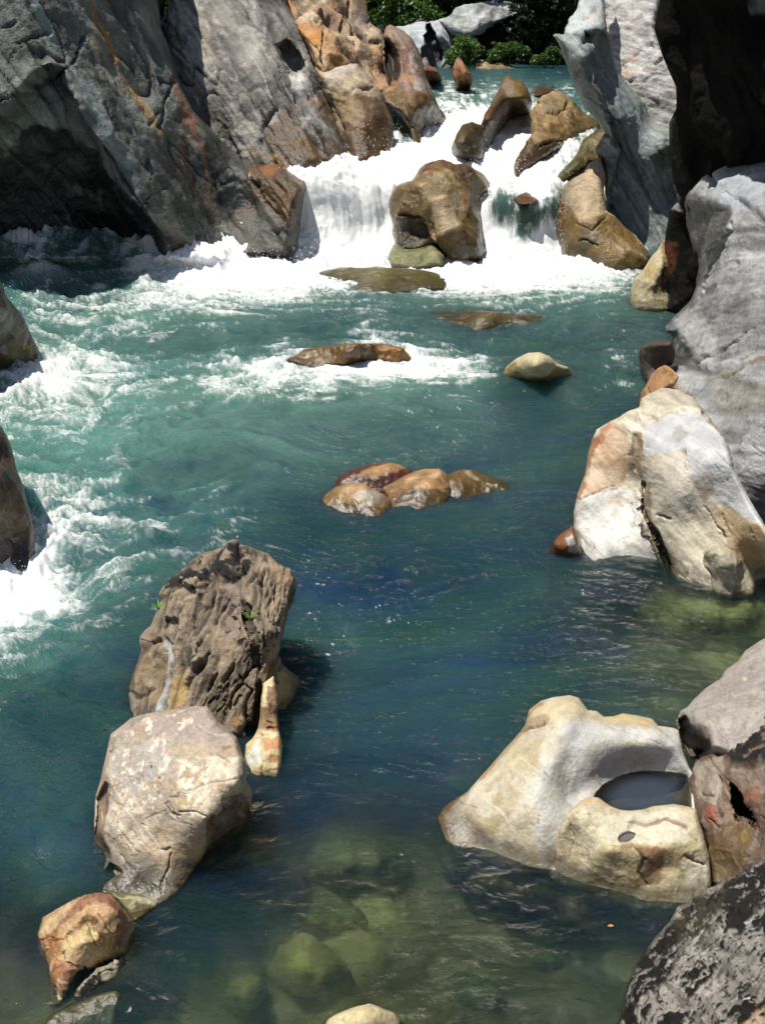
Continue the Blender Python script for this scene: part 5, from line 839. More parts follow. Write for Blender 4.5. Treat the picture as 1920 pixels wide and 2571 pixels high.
# ================================================================== WATER
# fields over the surface, sampled at places in the photo (1652-wide coordinates): foam, milk (aerated green), wave height, clarity
WF = [
 (700,560,1,1,.10,0),(850,565,1,1,.10,0),(1000,565,1,1,.10,0),(1150,565,1,1,.10,0),(1280,570,.95,1,.08,0),(560,565,.95,1,.12,0),(450,580,.9,1,.12,0),(350,590,.75,.9,.12,0),(250,600,.45,.8,.10,0),(120,600,.35,.7,.12,0),(40,595,.25,.5,.12,0),(60,580,.7,.6,.2,0),(-100,600,.1,.3,.1,0),(-400,650,.0,.3,.1,0),
 (1370,590,.5,.7,.05,.05),(1440,600,.1,.3,.04,.1),(600,610,.88,1,.09,0),(650,620,.85,1,.07,0),(1000,600,.95,1,.06,0),(1150,600,.85,1,.06,0),(1300,605,.7,.9,.05,0),(1390,630,.3,.6,.04,.05),(1420,690,.05,.3,.03,.1),
 (400,640,.66,.9,.09,0),(200,650,.46,.8,.10,0),(80,650,.5,.7,.12,0),(550,645,.6,.9,.07,0),(700,645,.42,.7,.05,.05),(850,645,.35,.6,.05,.05),(1000,632,.6,.9,.05,.02),(1150,640,.5,.9,.05,.02),(1280,650,.4,.8,.05,.02),
 (150,690,.48,.75,.10,0),(300,700,.5,.75,.09,0),(480,690,.42,.7,.08,0),(600,670,.4,.7,.07,.02),(650,700,.16,.4,.06,.05),(750,690,.3,.4,.05,.05),(830,694,.38,.4,.06,.05),(900,700,.12,.3,.05,.1),(1000,680,.26,.3,.05,.15),(1100,700,.25,.3,.05,.15),(1250,680,.2,.4,.04,.1),(1350,680,.2,.4,.04,.1),
 (120,730,.30,.7,.10,0),(230,735,.36,.7,.10,0),(400,735,.18,.5,.08,.02),(550,740,.1,.35,.08,.05),(700,735,.12,.3,.06,.1),(1000,740,.06,.25,.05,.12),(1200,730,.06,.25,.05,.12),(1340,740,.08,.25,.05,.12),
 (130,790,.80,.9,.13,0),(230,795,.62,.9,.12,0),(350,800,.40,.8,.10,0),(460,785,.5,.8,.09,0),(560,782,.78,1,.08,0),(700,790,.9,1,.07,0),(800,795,.9,1,.07,0),(900,800,.9,1,.07,0),(980,795,.85,1,.08,0),(1030,800,.6,.8,.06,0),(1080,790,.3,.4,.05,.1),(1090,840,.05,.15,.03,.12),(1250,800,.2,.3,.04,.12),(1340,755,.35,.4,.05,.1),(1340,815,.4,.35,.05,.1),(1280,815,.25,.3,.04,.1),(1380,830,.4,.4,.05,.1),
 (50,840,.66,.95,.12,0),(170,850,.60,.95,.12,0),(320,840,.46,1,.10,0),(450,830,.5,1,.08,0),(600,820,.66,1,.06,0),(750,830,.5,1,.05,0),(880,835,.35,.9,.05,0),(980,830,.35,.8,.05,.02),
 (50,920,.44,.9,.12,0),(150,930,.38,.9,.12,0),(300,920,.28,.85,.10,0),(450,890,.26,.85,.07,0),(600,870,.18,.9,.05,.02),(750,870,.12,.7,.04,.04),(900,870,.05,.5,.03,.08),(1100,900,0,.24,.03,.12),(1300,900,.05,.16,.03,.12),(1350,870,.06,.1,.03,.12),
 (100,1000,.30,.75,.12,0),(210,1000,.42,.75,.13,0),(350,980,.16,.7,.09,0),(500,950,.10,.65,.06,.02),(700,950,.05,.5,.035,.05),(900,950,.0,.36,.03,.1),(1150,1000,0,.24,.025,.12),(1240,950,.12,.2,.025,.12),
 (100,1070,.48,.6,.13,0),(230,1065,.50,.6,.13,0),(330,1060,.2,.5,.10,.02),(460,1070,.38,.45,.09,.02),(600,1030,.06,.35,.05,.05),(550,1120,.42,.25,.07,.03),(480,1130,.3,.3,.08,.03),(640,1100,.2,.1,.05,.06),(800,1120,.22,.12,.04,.1),(1000,1090,.22,.2,.04,.1),(1140,1142,.18,.1,.03,.1),(1000,1140,.05,.1,.03,.1),
 (130,1130,.52,.55,.13,0),(260,1130,.46,.5,.12,0),(380,1160,.34,.4,.10,.02),(420,1200,.3,.3,.08,.03),(150,1200,.45,.5,.13,0),(300,1220,.36,.4,.10,.02),
 (40,1250,.95,.95,.14,0),(120,1255,.78,.9,.13,0),(210,1250,.5,.6,.11,.0),(300,1300,.28,.3,.08,.03),(40,1330,.8,.9,.12,0),(120,1370,.46,.6,.10,0),(210,1330,.36,.4,.09,.02),(280,1400,.16,.15,.06,.04),(40,1440,.38,.4,.09,.02),(130,1470,.2,.2,.07,.03),(40,1540,.16,.12,.06,.04),(180,1560,.10,.08,.05,.04),(100,1650,.14,.14,.06,.05),(60,1750,.10,.14,.055,.06),(120,1850,.08,.12,.045,.1),(-200,1400,.6,.7,.1,0),(-300,1800,.05,.1,.05,.05),(-300,1000,.4,.6,.1,0),
 (700,1230,.03,.05,.035,.05),(850,1200,.06,.03,.035,.05),(1000,1250,.14,.02,.03,.05),(1130,1200,.06,.05,.025,.08),(700,1400,.0,.14,.025,.04),(900,1350,.03,.02,.025,.03),(1100,1330,.0,.04,.022,.08),(1280,1290,.0,.06,.02,.55),(1400,1280,.0,.08,.018,.8),(1500,1330,.0,.08,.018,.88),(1600,1340,.0,.08,.016,.9),(1250,1400,.0,.06,.02,.35),(1450,1420,.0,.06,.02,.7),(1600,1400,.0,.06,.02,.7),
 (750,1550,.0,.12,.022,.1),(900,1500,.0,.10,.022,.05),(1100,1480,.0,.06,.02,.1),(700,1650,.0,.02,.02,.35),(800,1700,.0,.02,.02,.4),(950,1650,.02,.02,.02,.25),(1350,1500,.0,.08,.018,.3),
 (600,1850,.0,.02,.018,.7),(800,1800,.0,.05,.018,.8),(900,1780,.02,.02,.02,.6),(950,1900,.0,.0,.018,.6),(1100,1900,.0,.0,.016,.75),(1250,2000,.0,.0,.015,.7),(700,2000,.0,.05,.018,.85),(500,2000,.0,.03,.018,.6),(800,2150,.0,.05,.016,.85),(1100,2100,.0,.05,.016,.75),(1300,2150,.0,.05,.016,.65),(400,2150,.0,.03,.016,.65),(50,2000,.0,.02,.02,.7),(100,2180,.0,.03,.016,.75),(-200,2100,.0,.02,.03,.6),(800,2400,0,.04,.016,.7),(1700,2100,0,.04,.016,.7),
 # upstream
 (1000,163,.0,.12,.02,0),(1150,160,.0,.12,.02,0),(1220,165,.02,.12,.02,0),(900,165,.0,.12,.02,0),(500,165,0,.12,.02,0),(1900,165,0,.12,.02,0),(1000,182,.5,.6,.05,0),(1060,190,.52,.7,.06,0),(1130,186,.4,.6,.05,0),(1220,183,.5,.6,.05,0),(960,182,.5,.6,.05,0),
 (1020,215,.42,.7,.07,0),(960,225,.5,.8,.08,0),(1060,225,.5,.8,.08,0),(985,245,.62,.9,.08,0),(930,290,.9,1,.08,0),(1000,260,.9,1,.08,0),(860,340,.95,1,.1,0),(800,370,1,1,.1,0),(700,400,1,1,.1,0),(740,480,1,1,.1,0),(860,440,1,1,.1,0),(690,530,1,1,.1,0),(830,540,1,1,.1,0),(860,270,.45,.7,.05,.2),(880,310,.55,.8,.05,.1),
 (1130,260,.85,1,.08,0),(1080,310,.95,1,.1,0),(1100,340,.9,1,.08,0),(1070,380,.85,1,.08,0),(1180,380,.95,1,.08,0),(1190,330,.75,.9,.07,0),(1240,290,.5,.8,.05,.1),(1150,420,.85,1,.05,0),(1090,425,.3,.5,.04,.3),(1190,430,.4,.6,.04,.2),(1100,455,.34,.45,.03,.6),(1150,460,.34,.5,.03,.55),(1125,476,.42,.5,.03,.5),(1075,455,.4,.5,.04,.2),(1175,460,.4,.5,.04,.2),(1125,500,.4,.7,.05,.1),(1060,490,.8,1,.07,0),(1190,490,.8,1,.07,0),(1060,540,.95,1,.08,0),(1130,535,.95,1,.08,0),(1200,540,.95,1,.08,0),(1210,210,.35,.6,.05,0),(1200,250,.4,.6,.05,0),
]
_fc = np.array([(a * 1.16223, b * 1.16223) for a, b, *_ in WF]); _fv = np.array([r[2:] for r in WF], float)

def water_fields(Q):
    v = rbf(_fc, _fv, Q, 'lin', extra_linear=False)
    return np.clip(v, 0, 1)

def grid_faces(ny, nx):
    i = np.arange(nx * ny).reshape(ny, nx)
    return np.stack([i[:-1, :-1], i[1:, :-1], i[1:, 1:], i[:-1, 1:]], -1).reshape(-1, 4)

STEP = 3.0
gx = np.concatenate([np.arange(-1400, -520, 20.0), np.arange(-520, -40, 9.0), np.arange(-40, 1960, STEP), np.arange(1960, 2460, 9.0), np.arange(2460, 3320, 20.0)])
gy = np.concatenate([np.arange(150, 205, 1.5), np.arange(205, 330, 2.0), np.arange(330, 760, 2.5), np.arange(760, 2600, STEP), np.arange(2600, 2780, 8.0)])
GX, GY = np.meshgrid(gx, gy)
Q = np.c_[GX.ravel(), GY.ravel()]
base_z = water_z(Q[:, 0], Q[:, 1])
# smooth control fields are sampled on a coarse lattice and read bilinearly
def coarse(fn, n):
    cx = np.arange(-1440, 3400, 20.0); cy = np.arange(130, 2800, 10.0)
    CXX, CYY = np.meshgrid(cx, cy)
    v = fn(np.c_[CXX.ravel(), CYY.ravel()]).reshape(len(cy), len(cx), n)
    u = (Q[:, 0] - cx[0]) / 20; w = (Q[:, 1] - cy[0]) / 10
    i = np.floor(u).astype(int); j = np.floor(w).astype(int); u = (u - i)[:, None]; w = (w - j)[:, None]
    return (v[j, i] * (1 - u) + v[j, i + 1] * u) * (1 - w) + (v[j + 1, i] * (1 - u) + v[j + 1, i + 1] * u) * w
FLD = coarse(water_fields, 4)
foam0, milk, amp, clar = FLD.T
Yw = Y_of_z(Q[:, 0], Q[:, 1], base_z)
V = at_Y(Q[:, 0], Q[:, 1], Yw)
X3 = V.copy()
# flow-warped coordinates
wp = np.stack([fbm(X3 * .45, 2), fbm(X3 * .45 + 7, 2), np.zeros(len(Q))], -1)
flat = X3 * np.array([1, 1, .0])
fl = flat + .9 * wp
steep = sstep(.10, .5, base_z) * (1 - sstep(1.82, 1.94, base_z))          # inside the cascade
dist = X3[:, 1]
# waves
w1 = fbm(fl * np.array([.55, .8, 1]) + 3, 3)
w2 = ridged(fl * np.array([1.1, 1.7, 1]), 3) - .62
w3 = fbm(fl * np.array([3.2, 5.0, 1]), 3)
w4 = fbm(fl * np.array([8., 12., 1]), 2)
w5 = ridged(fl * np.array([2.4, 3.6, 1]) + 5, 3) - .62
wave = amp * 1.6 * (1.0 * w1 + .75 * w2 + .5 * w3 + .35 * w5 + .2 * w4)
# foam: lace over broad patches, dense where the field is high
q = fl * np.array([1.05, 2.3, 1]) + .5 * np.stack([fbm(fl * 2.1, 2), fbm(fl * 2.1 + 5, 2), 0 * milk], -1)
q5 = q + .12 * np.stack([fbm(q * 5, 2), fbm(q * 5 + 3, 2), 0 * milk], -1)
lace = np.maximum(ridged(q5 * 2.4, 3), ridged(q5 * 5.5 + 4, 3) - .04)
lace = np.maximum(lace, ridged(q5 * 12.0 + 9, 2) - .08)
body = .5 + .75 * fbm(q * 1.3 + 11, 5, .65)
crest = sstep(-.05, .3, w2)
nz = .42 * body + .46 * lace + .20 * crest + .26 * fbm(q * 11, 3, .7)
thr = 1.14 - 1.12 * foam0
foam = sstep(thr - .08, thr + .34, nz) * sstep(.005, .12, foam0) * (.80 + .2 * sstep(.6, .95, foam0))
# cascade: strings of white water running down the slope
cq = np.stack([X3[:, 0] * 4.6 + .9 * wp[:, 0], X3[:, 1] * .40 + X3[:, 2] * .5, X3[:, 2] * .4], -1)
strings = .5 + .8 * fbm(cq * 1.2, 4, .6)
thr2 = 1.05 - 1.08 * foam0
foam_c = sstep(thr2 - .12, thr2 + .22, .55 * strings + .45 * body + .12 * fbm(cq * 6, 2))
foam = foam * (1 - steep) + foam_c * steep
V[:, 2] += wave + foam * amp * .75 * (ridged(q * 2.2, 4) - .4)
cas = steep * (.10 * fbm(cq * .8 + 3, 3, .5) + .05 * fbm(X3 * 2.3, 3, .5))
V[:, 2] += cas * .6
V[:, 1] -= cas * 1.0 * sstep(.1, .5, base_z)
# splash mounds at the foot of the falls
foot = sstep(.0, .05, base_z) * 0 + np.exp(-((Q[:, 1] - 668) / 22) ** 2) * sstep(560, 640, Q[:, 0]) * sstep(1640, 1480, Q[:, 0])
V[:, 2] += foot * .14 * np.clip(ridged(X3 * np.array([2.0, 2.0, 1]), 4) - .45, 0, 1) * 2
splash = np.exp(-((Q[:, 0] - 105) / 55) ** 2 - ((Q[:, 1] - 690) / 16) ** 2)
V[:, 2] += splash * (.12 + .2 * ridged(X3 * 2.5, 4))
foam = np.clip(np.maximum(foam, splash * .9), 0, 1)
milk = np.clip(milk * (1 + .45 * fbm(q * .8 + 21, 3) + .55 * fbm(q * 2.6 + 5, 3)) + .35 * milk * wave / .1, 0, 1)
# smooth glassy skin where water pours over the sunken boulder right of the golden one
opac = np.clip(1 - clar, 0, 1)
F_all = grid_faces(len(gy), len(gx))
tint = np.clip(.5 + 1.1 * fbm(q * .55 + 31, 3) + .9 * fbm(q * 2.2 + 37, 4, .65), 0, 1)
chop = sstep(-.10, .22, fbm(fl * np.array([.9, 1.6, 1]) + 51, 3))
foam = np.maximum(foam, .75 * sstep(.93, 1.0, lace) * sstep(.12, .3, fbm(fl * .5 + 71, 2)) * (1 - steep))
at = {'Tint': tint, 'Chop': np.clip(.50 + .60 * chop + .5 * sstep(.05, .2, foam0), 0, 1), 'Foam': foam, 'Milk': milk, 'Opac': opac}

def water_material():
    m, nt = new_mat('river_water'); L = nt.links.new
    out = N(nt, 'ShaderNodeOutputMaterial')
    tc = N(nt, 'ShaderNodeTexCoord'); mp = N(nt, 'ShaderNodeMapping'); mp.inputs['Scale'].default_value = (1, 1.5, 1)
    L(tc.outputs['Object'], mp.inputs[0])
    r1 = N(nt, 'ShaderNodeTexNoise', Scale=5.5, Detail=5.0, Roughness=.55, Distortion=.6); L(mp.outputs[0], r1.inputs['Vector'])
    r2 = N(nt, 'ShaderNodeTexNoise', Scale=22.0, Detail=3.0, Roughness=.6, Distortion=.3); L(mp.outputs[0], r2.inputs['Vector'])
    h = math_node(nt, 'ADD', r1.outputs[0], math_node(nt, 'MULTIPLY', r2.outputs[0], .34))
    bp = N(nt, 'ShaderNodeBump', Strength=1.0, Distance=.15); L(attr(nt, 'Chop').outputs['Fac'], bp.inputs['Strength']); L(h, bp.inputs['Height'])
    foam, milk, opac = attr(nt, 'Foam'), attr(nt, 'Milk'), attr(nt, 'Opac')
    deep = N(nt, 'ShaderNodeMix', _data_type='RGBA')
    deep.inputs[7].default_value = (.088, .172, .146, 1)
    dk = N(nt, 'ShaderNodeMix', _data_type='RGBA'); dk.inputs[6].default_value = (.0045, .021, .054, 1); dk.inputs[7].default_value = (.0105, .041, .036, 1)
    L(attr(nt, 'Tint').outputs['Fac'], dk.inputs[0]); L(dk.outputs[2], deep.inputs[6])
    L(milk.outputs['Fac'], deep.inputs[0])
    dif = N(nt, 'ShaderNodeSubsurfaceScattering', Scale=.35); dif.falloff = 'BURLEY'; dif.inputs['Radius'].default_value = (.3, 1, 1)
    L(deep.outputs[2], dif.inputs[0]); L(bp.outputs[0], dif.inputs['Normal'])
    tr = N(nt, 'ShaderNodeBsdfTransparent'); tr.inputs[0].default_value = (.80, .92, .82, 1)
    rf = N(nt, 'ShaderNodeBsdfRefraction', IOR=1.10, Roughness=.03); rf.inputs[0].default_value = (.86, .96, .86, 1); L(bp.outputs[0], rf.inputs['Normal'])
    tm = N(nt, 'ShaderNodeMixShader'); tm.inputs[0].default_value = .45; L(tr.outputs[0], tm.inputs[1]); L(rf.outputs[0], tm.inputs[2])
    b = N(nt, 'ShaderNodeMixShader'); L(opac.outputs['Fac'], b.inputs[0]); L(tm.outputs[0], b.inputs[1]); L(dif.outputs[0], b.inputs[2])
    gl = N(nt, 'ShaderNodeBsdfGlossy'); gl.inputs['Roughness'].default_value = .022; L(bp.outputs[0], gl.inputs['Normal'])
    fr = N(nt, 'ShaderNodeFresnel'); fr.inputs['IOR'].default_value = 1.34; L(bp.outputs[0], fr.inputs['Normal'])
    w = N(nt, 'ShaderNodeMixShader'); L(fr.outputs[0], w.inputs[0]); L(b.outputs[0], w.inputs[1]); L(gl.outputs[0], w.inputs[2])
    # foam
    f1 = N(nt, 'ShaderNodeTexNoise', Scale=30.0, Detail=4.0, Roughness=.7); L(tc.outputs['Object'], f1.inputs['Vector'])
    fb = N(nt, 'ShaderNodeBump', Strength=.4, Distance=.02); L(f1.outputs[0], fb.inputs['Height'])
    fd = N(nt, 'ShaderNodeBsdfDiffuse'); fd.inputs[0].default_value = (.87, .88, .88, 1); L(fb.outputs[0], fd.inputs['Normal'])
    ft = N(nt, 'ShaderNodeBsdfTranslucent'); ft.inputs[0].default_value = (.86, .90, .90, 1)
    fm = N(nt, 'ShaderNodeMixShader'); fm.inputs[0].default_value = .25; L(fd.outputs[0], fm.inputs[1]); L(ft.outputs[0], fm.inputs[2])
    mr = N(nt, 'ShaderNodeMapRange'); L(f1.outputs[0], mr.inputs[0]); mr.inputs[1].default_value = .3; mr.inputs[2].default_value = .7; mr.inputs[3].default_value = -.25; mr.inputs[4].default_value = .25
    k = math_node(nt, 'MULTIPLY', math_node(nt, 'MULTIPLY', foam.outputs['Fac'], math_node(nt, 'SUBTRACT', 1.0, foam.outputs['Fac'])), 4)
    fac = math_node(nt, 'ADD', foam.outputs['Fac'], math_node(nt, 'MULTIPLY', mr.outputs[0], k), True)
    e = N(nt, 'ShaderNodeMixShader'); L(fac, e.inputs[0]); L(w.outputs[0], e.inputs[1]); L(fm.outputs[0], e.inputs[2])
    L(e.outputs[0], out.inputs[0])
    return m
WMAT = water_material()

def part_of_water(name, mask):
    f = F_all[mask]
    used, inv = np.unique(f, return_inverse=True)
    o = make_mesh(name, V[used], inv.reshape(-1, 4), {k: v[used] for k, v in at.items()}, True, WMAT)
    return o
fy = GY.ravel()[F_all[:, 0]]
tag(part_of_water('upper_pool_water', fy < 214), kind='structure')
tag(part_of_water('waterfall_water', (fy >= 214) & (fy < 660)), kind='structure')
tag(part_of_water('lower_pool_water', fy >= 660), kind='structure')

# ---- river bed under the pools
bx = np.arange(-1440, 3360, 14.0); by = np.concatenate([np.arange(150, 700, 20.0), np.arange(700, 2860, 10.0)])
BX, BY = np.meshgrid(bx, by); BQ = np.c_[BX.ravel(), BY.ravel()]
dep = rbf(np.array([(a * 1.16223, b * 1.16223) for a, b, _ in [(0,600,0),(800,600,0),(1650,700,0),(0,1200,0),(800,1200,0),(1300,1200,0),(1500,1330,0),(1652,1300,0),(700,1600,0),(900,1500,0),(1200,1450,0),(500,1900,0),(800,1850,0),(1100,1950,0),(300,2150,0),(800,2150,0),(1250,2150,0),(0,2000,0),(0,1600,0),(-300,1500,0),(1900,1800,0)]]),
          np.array([1.2,1.2,.7,1.3,1.3,.9,.55,.35,.9,1.4,.95,.75,.8,.55,.45,.55,.5,.7,1.2,1.2,.5]), BQ, 'lin', extra_linear=False)
bz = water_z(BQ[:, 0], BQ[:, 1])
BV = at_Y(BQ[:, 0], BQ[:, 1], Y_of_z(BQ[:, 0], BQ[:, 1], bz - np.clip(dep, .3, 1.5)))
vv, gg = cells(BV * np.array([2.2, 2.2, 2.2]))
BV[:, 2] += .10 * fbm(BV * 1.5, 3) + .10 * sstep(0, .5, gg) + .03 * fbm(BV * 7, 2)
t = np.clip(.5 + 1.2 * fbm(BV * 1.6 + 4, 4), 0, 1)[:, None]
bc = rgb(112, 102, 70) * (1 - t) + rgb(172, 160, 108) * t
bc = bc * (.55 + .45 * sstep(0, .35, gg))[:, None] * (1 + .4 * vv)[:, None].clip(.5, 1.5)
bed = make_mesh('riverbed', BV, grid_faces(len(by), len(bx)), {'Col': np.clip(bc, .005, .9), 'Wet': np.full(len(BV), .3)}, True, MAT['near'])
tag(bed, kind='structure')

# ---- standing water in the pothole boulder
def puddle(name, label, pts, z, body, grow, opacity):
    P = cr('O', pts); c = P.mean(0); P = c + (P - c) * grow
    n = len(P); rings = 14
    vs, fs = [], []
    for r in range(rings):
        k = 1 - r / rings
        q = c + (P - c) * k
        vs.append(at_Y(q[:, 0], q[:, 1], Y_of_z(q[:, 0], q[:, 1], z)))
    vs = np.concatenate(vs + [at_Y(c[:1], c[1:], Y_of_z(c[:1], c[1:], z))])
    for r in range(rings - 1):
        for i in range(n):
            j = (i + 1) % n
            fs.append((r * n + j, r * n + i, (r + 1) * n + i, (r + 1) * n + j))
    for i in range(n): fs.append(((rings - 1) * n + (i + 1) % n, (rings - 1) * n + i, rings * n))
    m, nt = new_mat(name); L = nt.links.new
    out = N(nt, 'ShaderNodeOutputMaterial')
    tc = N(nt, 'ShaderNodeTexCoord'); r1 = N(nt, 'ShaderNodeTexNoise', Scale=9.0, Detail=2.0); L(tc.outputs['Object'], r1.inputs['Vector'])
    bp = N(nt, 'ShaderNodeBump', Strength=.05, Distance=.02); L(r1.outputs[0], bp.inputs['Height'])
    d = N(nt, 'ShaderNodeBsdfDiffuse'); d.inputs[0].default_value = (*body, 1)
    tr = N(nt, 'ShaderNodeBsdfTransparent'); tr.inputs[0].default_value = (.6, .58, .48, 1)
    b = N(nt, 'ShaderNodeMixShader'); L(attr(nt, 'Opac').outputs['Fac'], b.inputs[0]); L(tr.outputs[0], b.inputs[1]); L(d.outputs[0], b.inputs[2])
    g = N(nt, 'ShaderNodeBsdfGlossy'); g.inputs['Roughness'].default_value = .02; L(bp.outputs[0], g.inputs['Normal'])
    fr = N(nt, 'ShaderNodeFresnel'); fr.inputs['IOR'].default_value = 1.34; L(bp.outputs[0], fr.inputs['Normal'])
    w = N(nt, 'ShaderNodeMixShader'); L(fr.outputs[0], w.inputs[0]); L(b.outputs[0], w.inputs[1]); L(g.outputs[0], w.inputs[2]); L(w.outputs[0], out.inputs[0])
    op = np.concatenate([np.full(n, opacity * (.08 + .92 * sstep(.05, .62, r / rings))) for r in range(rings)] + [np.full(1, opacity)])
    o = make_mesh(name, vs, fs, {'Opac': op}, True, m)
    return tag(o, label, 'puddle')
puddle('puddle', 'still grey blue water filling the round pothole of the cream boulder', POOL, PZ, (.046, .060, .085), 1.0, .62)  # blue body colour stands in for reflected sky
puddle('puddle', 'tiny grey puddle on the front ledge of the cream pothole boulder', PUD, QZ, (.13, .115, .115), 1.02, .8)

# ---- spray thrown up along the falls
rs = np.random.default_rng(5)
sv, sf = [], []
octa = np.array([(1,0,0),(-1,0,0),(0,1,0),(0,-1,0),(0,0,1),(0,0,-1)], float)
of = [(0,2,4),(2,1,4),(1,3,4),(3,0,4),(2,0,5),(1,2,5),(3,1,5),(0,3,5)]
def spray(x, y, sx, sy, n, up, r):
    r *= .6
    for _ in range(int(n * .55)):
        px, py = x + rs.normal() * sx, y + rs.normal() * sy
        p = at_Y(np.array([px]), np.array([py]), water_Y(px, py))[0]
        p[2] += abs(rs.normal()) * up + .02; p[1] -= .15 + abs(rs.normal()) * .25
        k = len(sv) * 6
        sv.append(p + octa * r * rs.uniform(.5, 1.5) * np.array([1, 1, rs.uniform(.8, 1.8)])); sf.extend([tuple(k + i for i in f) for f in of])
for a in [(800,655,90,8,500,.16,.010),(960,640,30,12,250,.2,.010),(1210,560,10,40,260,.14,.009),(1240,620,30,14,220,.16,.009),(1400,560,12,40,260,.14,.009),(1320,640,60,8,300,.14,.010),(600,660,60,8,250,.12,.010),(430,672,60,6,160,.10,.010),
          (930,385,30,12,260,.22,.010),(1000,330,16,26,160,.15,.010),(1200,370,20,22,200,.18,.010),(1290,440,16,14,160,.16,.010),(1390,420,24,20,160,.12,.009),(1060,330,40,20,160,.14,.010),(105,688,40,8,120,.16,.009),(60,750,40,8,120,.12,.009),(1150,930,60,6,90,.06,.006),(880,925,130,6,120,.06,.006),
          (75,1425,50,10,150,.07,.005),(200,925,60,8,120,.08,.006),(780,440,50,14,160,.14,.010),(1130,300,30,16,120,.12,.010)]:
    spray(*a)
m, nt = new_mat('water_spray'); o_ = N(nt, 'ShaderNodeOutputMaterial'); d_ = N(nt, 'ShaderNodeBsdfPrincipled', Roughness=.3); d_.inputs['Base Color'].default_value = (.85, .88, .9, 1)
n_ = N(nt, 'ShaderNodeTexNoise', Scale=8.0); r_ = N(nt, 'ShaderNodeMapRange'); nt.links.new(n_.outputs[0], r_.inputs[0]); r_.inputs[3].default_value = .15; r_.inputs[4].default_value = .4
nt.links.new(r_.outputs[0], d_.inputs['Roughness']); nt.links.new(d_.outputs[0], o_.inputs[0])
so = make_mesh('spray', np.concatenate(sv), sf, None, True, m)
tag(so, kind='stuff')

# ---- stony shores closing the pool on both sides, outside the view
sx = np.arange(-19, 19.1, .22); sy = np.arange(-5, 24, .22)
SX, SY = np.meshgrid(sx, sy); sp = np.c_[SX.ravel(), SY.ravel(), np.zeros(SX.size)]
nn = .5 * fbm(sp * .5, 3)
rr_ = sp[:, 0] - (.50 * np.clip(sp[:, 1], 0, 30) + .75 + nn); ll_ = -sp[:, 0] - (.56 * np.clip(sp[:, 1], 0, 30) + 1.5 + nn); bb_ = (1.2 - sp[:, 1]) + nn
up = np.maximum(np.maximum(rr_, ll_), bb_)
sz = np.clip(up, -1.6, 12) * .55 + .22 * fbm(sp * 1.3 + 4, 4) + .25 * facets(sp * 1.1 + 2) + .08 * facets(sp * 3.1 + 2)
st = np.clip(.5 + 1.1 * fbm(sp * 1.2, 4), 0, 1)[:, None]
scol = (rgb(168, 162, 150) * (1 - st) + rgb(112, 106, 96) * st) * (1 + .4 * fbm(sp * 6, 3))[:, None]
sel_ = up.reshape(SX.shape); fs_ = grid_faces(len(sy), len(sx)); fs_ = fs_[(up[fs_] > -1.4).any(1)]
us_, iv_ = np.unique(fs_, return_inverse=True)
tag(make_mesh('shore_ground', np.c_[sp[:, :2], sz][us_], iv_.reshape(-1, 4), {'Col': np.clip(scol, .005, .9)[us_], 'Wet': np.zeros(len(us_))}, True, MAT['near']), kind='structure')
# ================================================================== FAR BANK, PLANTS, LIGHT
def leaf_material(name, base, var=.5):
    m, nt = new_mat(name); L = nt.links.new
    out = N(nt, 'ShaderNodeOutputMaterial'); a = attr(nt, 'Col')
    n = N(nt, 'ShaderNodeTexNoise', Scale=3.0, Detail=3.0)
    mr = N(nt, 'ShaderNodeMapRange'); L(n.outputs[0], mr.inputs[0]); mr.inputs[3].default_value = .7; mr.inputs[4].default_value = 1.3
    mx = N(nt, 'ShaderNodeMix', _data_type='RGBA', _blend_type='MULTIPLY'); mx.inputs[0].default_value = 1; L(a.outputs['Color'], mx.inputs[6]); L(mr.outputs[0], mx.inputs[7])
    d = N(nt, 'ShaderNodeBsdfPrincipled', Roughness=.5); L(mx.outputs[2], d.inputs['Base Color'])
    t = N(nt, 'ShaderNodeBsdfTranslucent'); L(mx.outputs[2], t.inputs[0])
    s = N(nt, 'ShaderNodeMixShader'); s.inputs[0].default_value = .35; L(d.outputs[0], s.inputs[1]); L(t.outputs[0], s.inputs[2]); L(s.outputs[0], out.inputs[0])
    return m
LEAF = leaf_material('leaf', None)
BARK = rock_material('bark', .6, 20, .9, (1, 1, .3))
lr = np.random.default_rng(21)

def leaves(centers, size, colours):
    n = len(centers)
    a = lr.normal(size=(n, 3)); a[:, 2] = np.abs(a[:, 2]) * 1.2 + .2; a /= np.linalg.norm(a, axis=1)[:, None]
    b = np.cross(a, lr.normal(size=(n, 3))); b /= np.linalg.norm(b, axis=1)[:, None]
    c = np.cross(a, b)
    s = size * lr.uniform(.6, 1.4, n)[:, None]
    v = np.stack([centers - b * s, centers - c * s * .45 + a * s * .12, centers + b * s, centers + c * s * .45 + a * s * .12], 1).reshape(-1, 3)
    return v, np.arange(4 * n).reshape(-1, 4), np.repeat(colours, 4, 0)

def crown_points(blobs, n):
    """leaf places spread through a set of clumps (x,y,z,rx,ry,rz)"""
    w = np.array([b[3] * b[4] * b[5] for b in blobs]) ** .67; w /= w.sum()
    out = []
    for b, k in zip(blobs, w):
        m = int(n * k)
        d = lr.normal(size=(m, 3)); d /= np.linalg.norm(d, axis=1)[:, None]
        r = lr.uniform(.35, 1, m) ** .5
        p = np.array(b[:3]) + d * r[:, None] * np.array(b[3:])
        p += .25 * min(b[3:]) * np.stack([fbm(p * 2.2, 2), fbm(p * 2.2 + 5, 2), fbm(p * 2.2 + 9, 2)], -1)
        keep = fbm(p * 1.7 + 13, 2) > -.08
        out.append(p[keep])
    return np.concatenate(out)

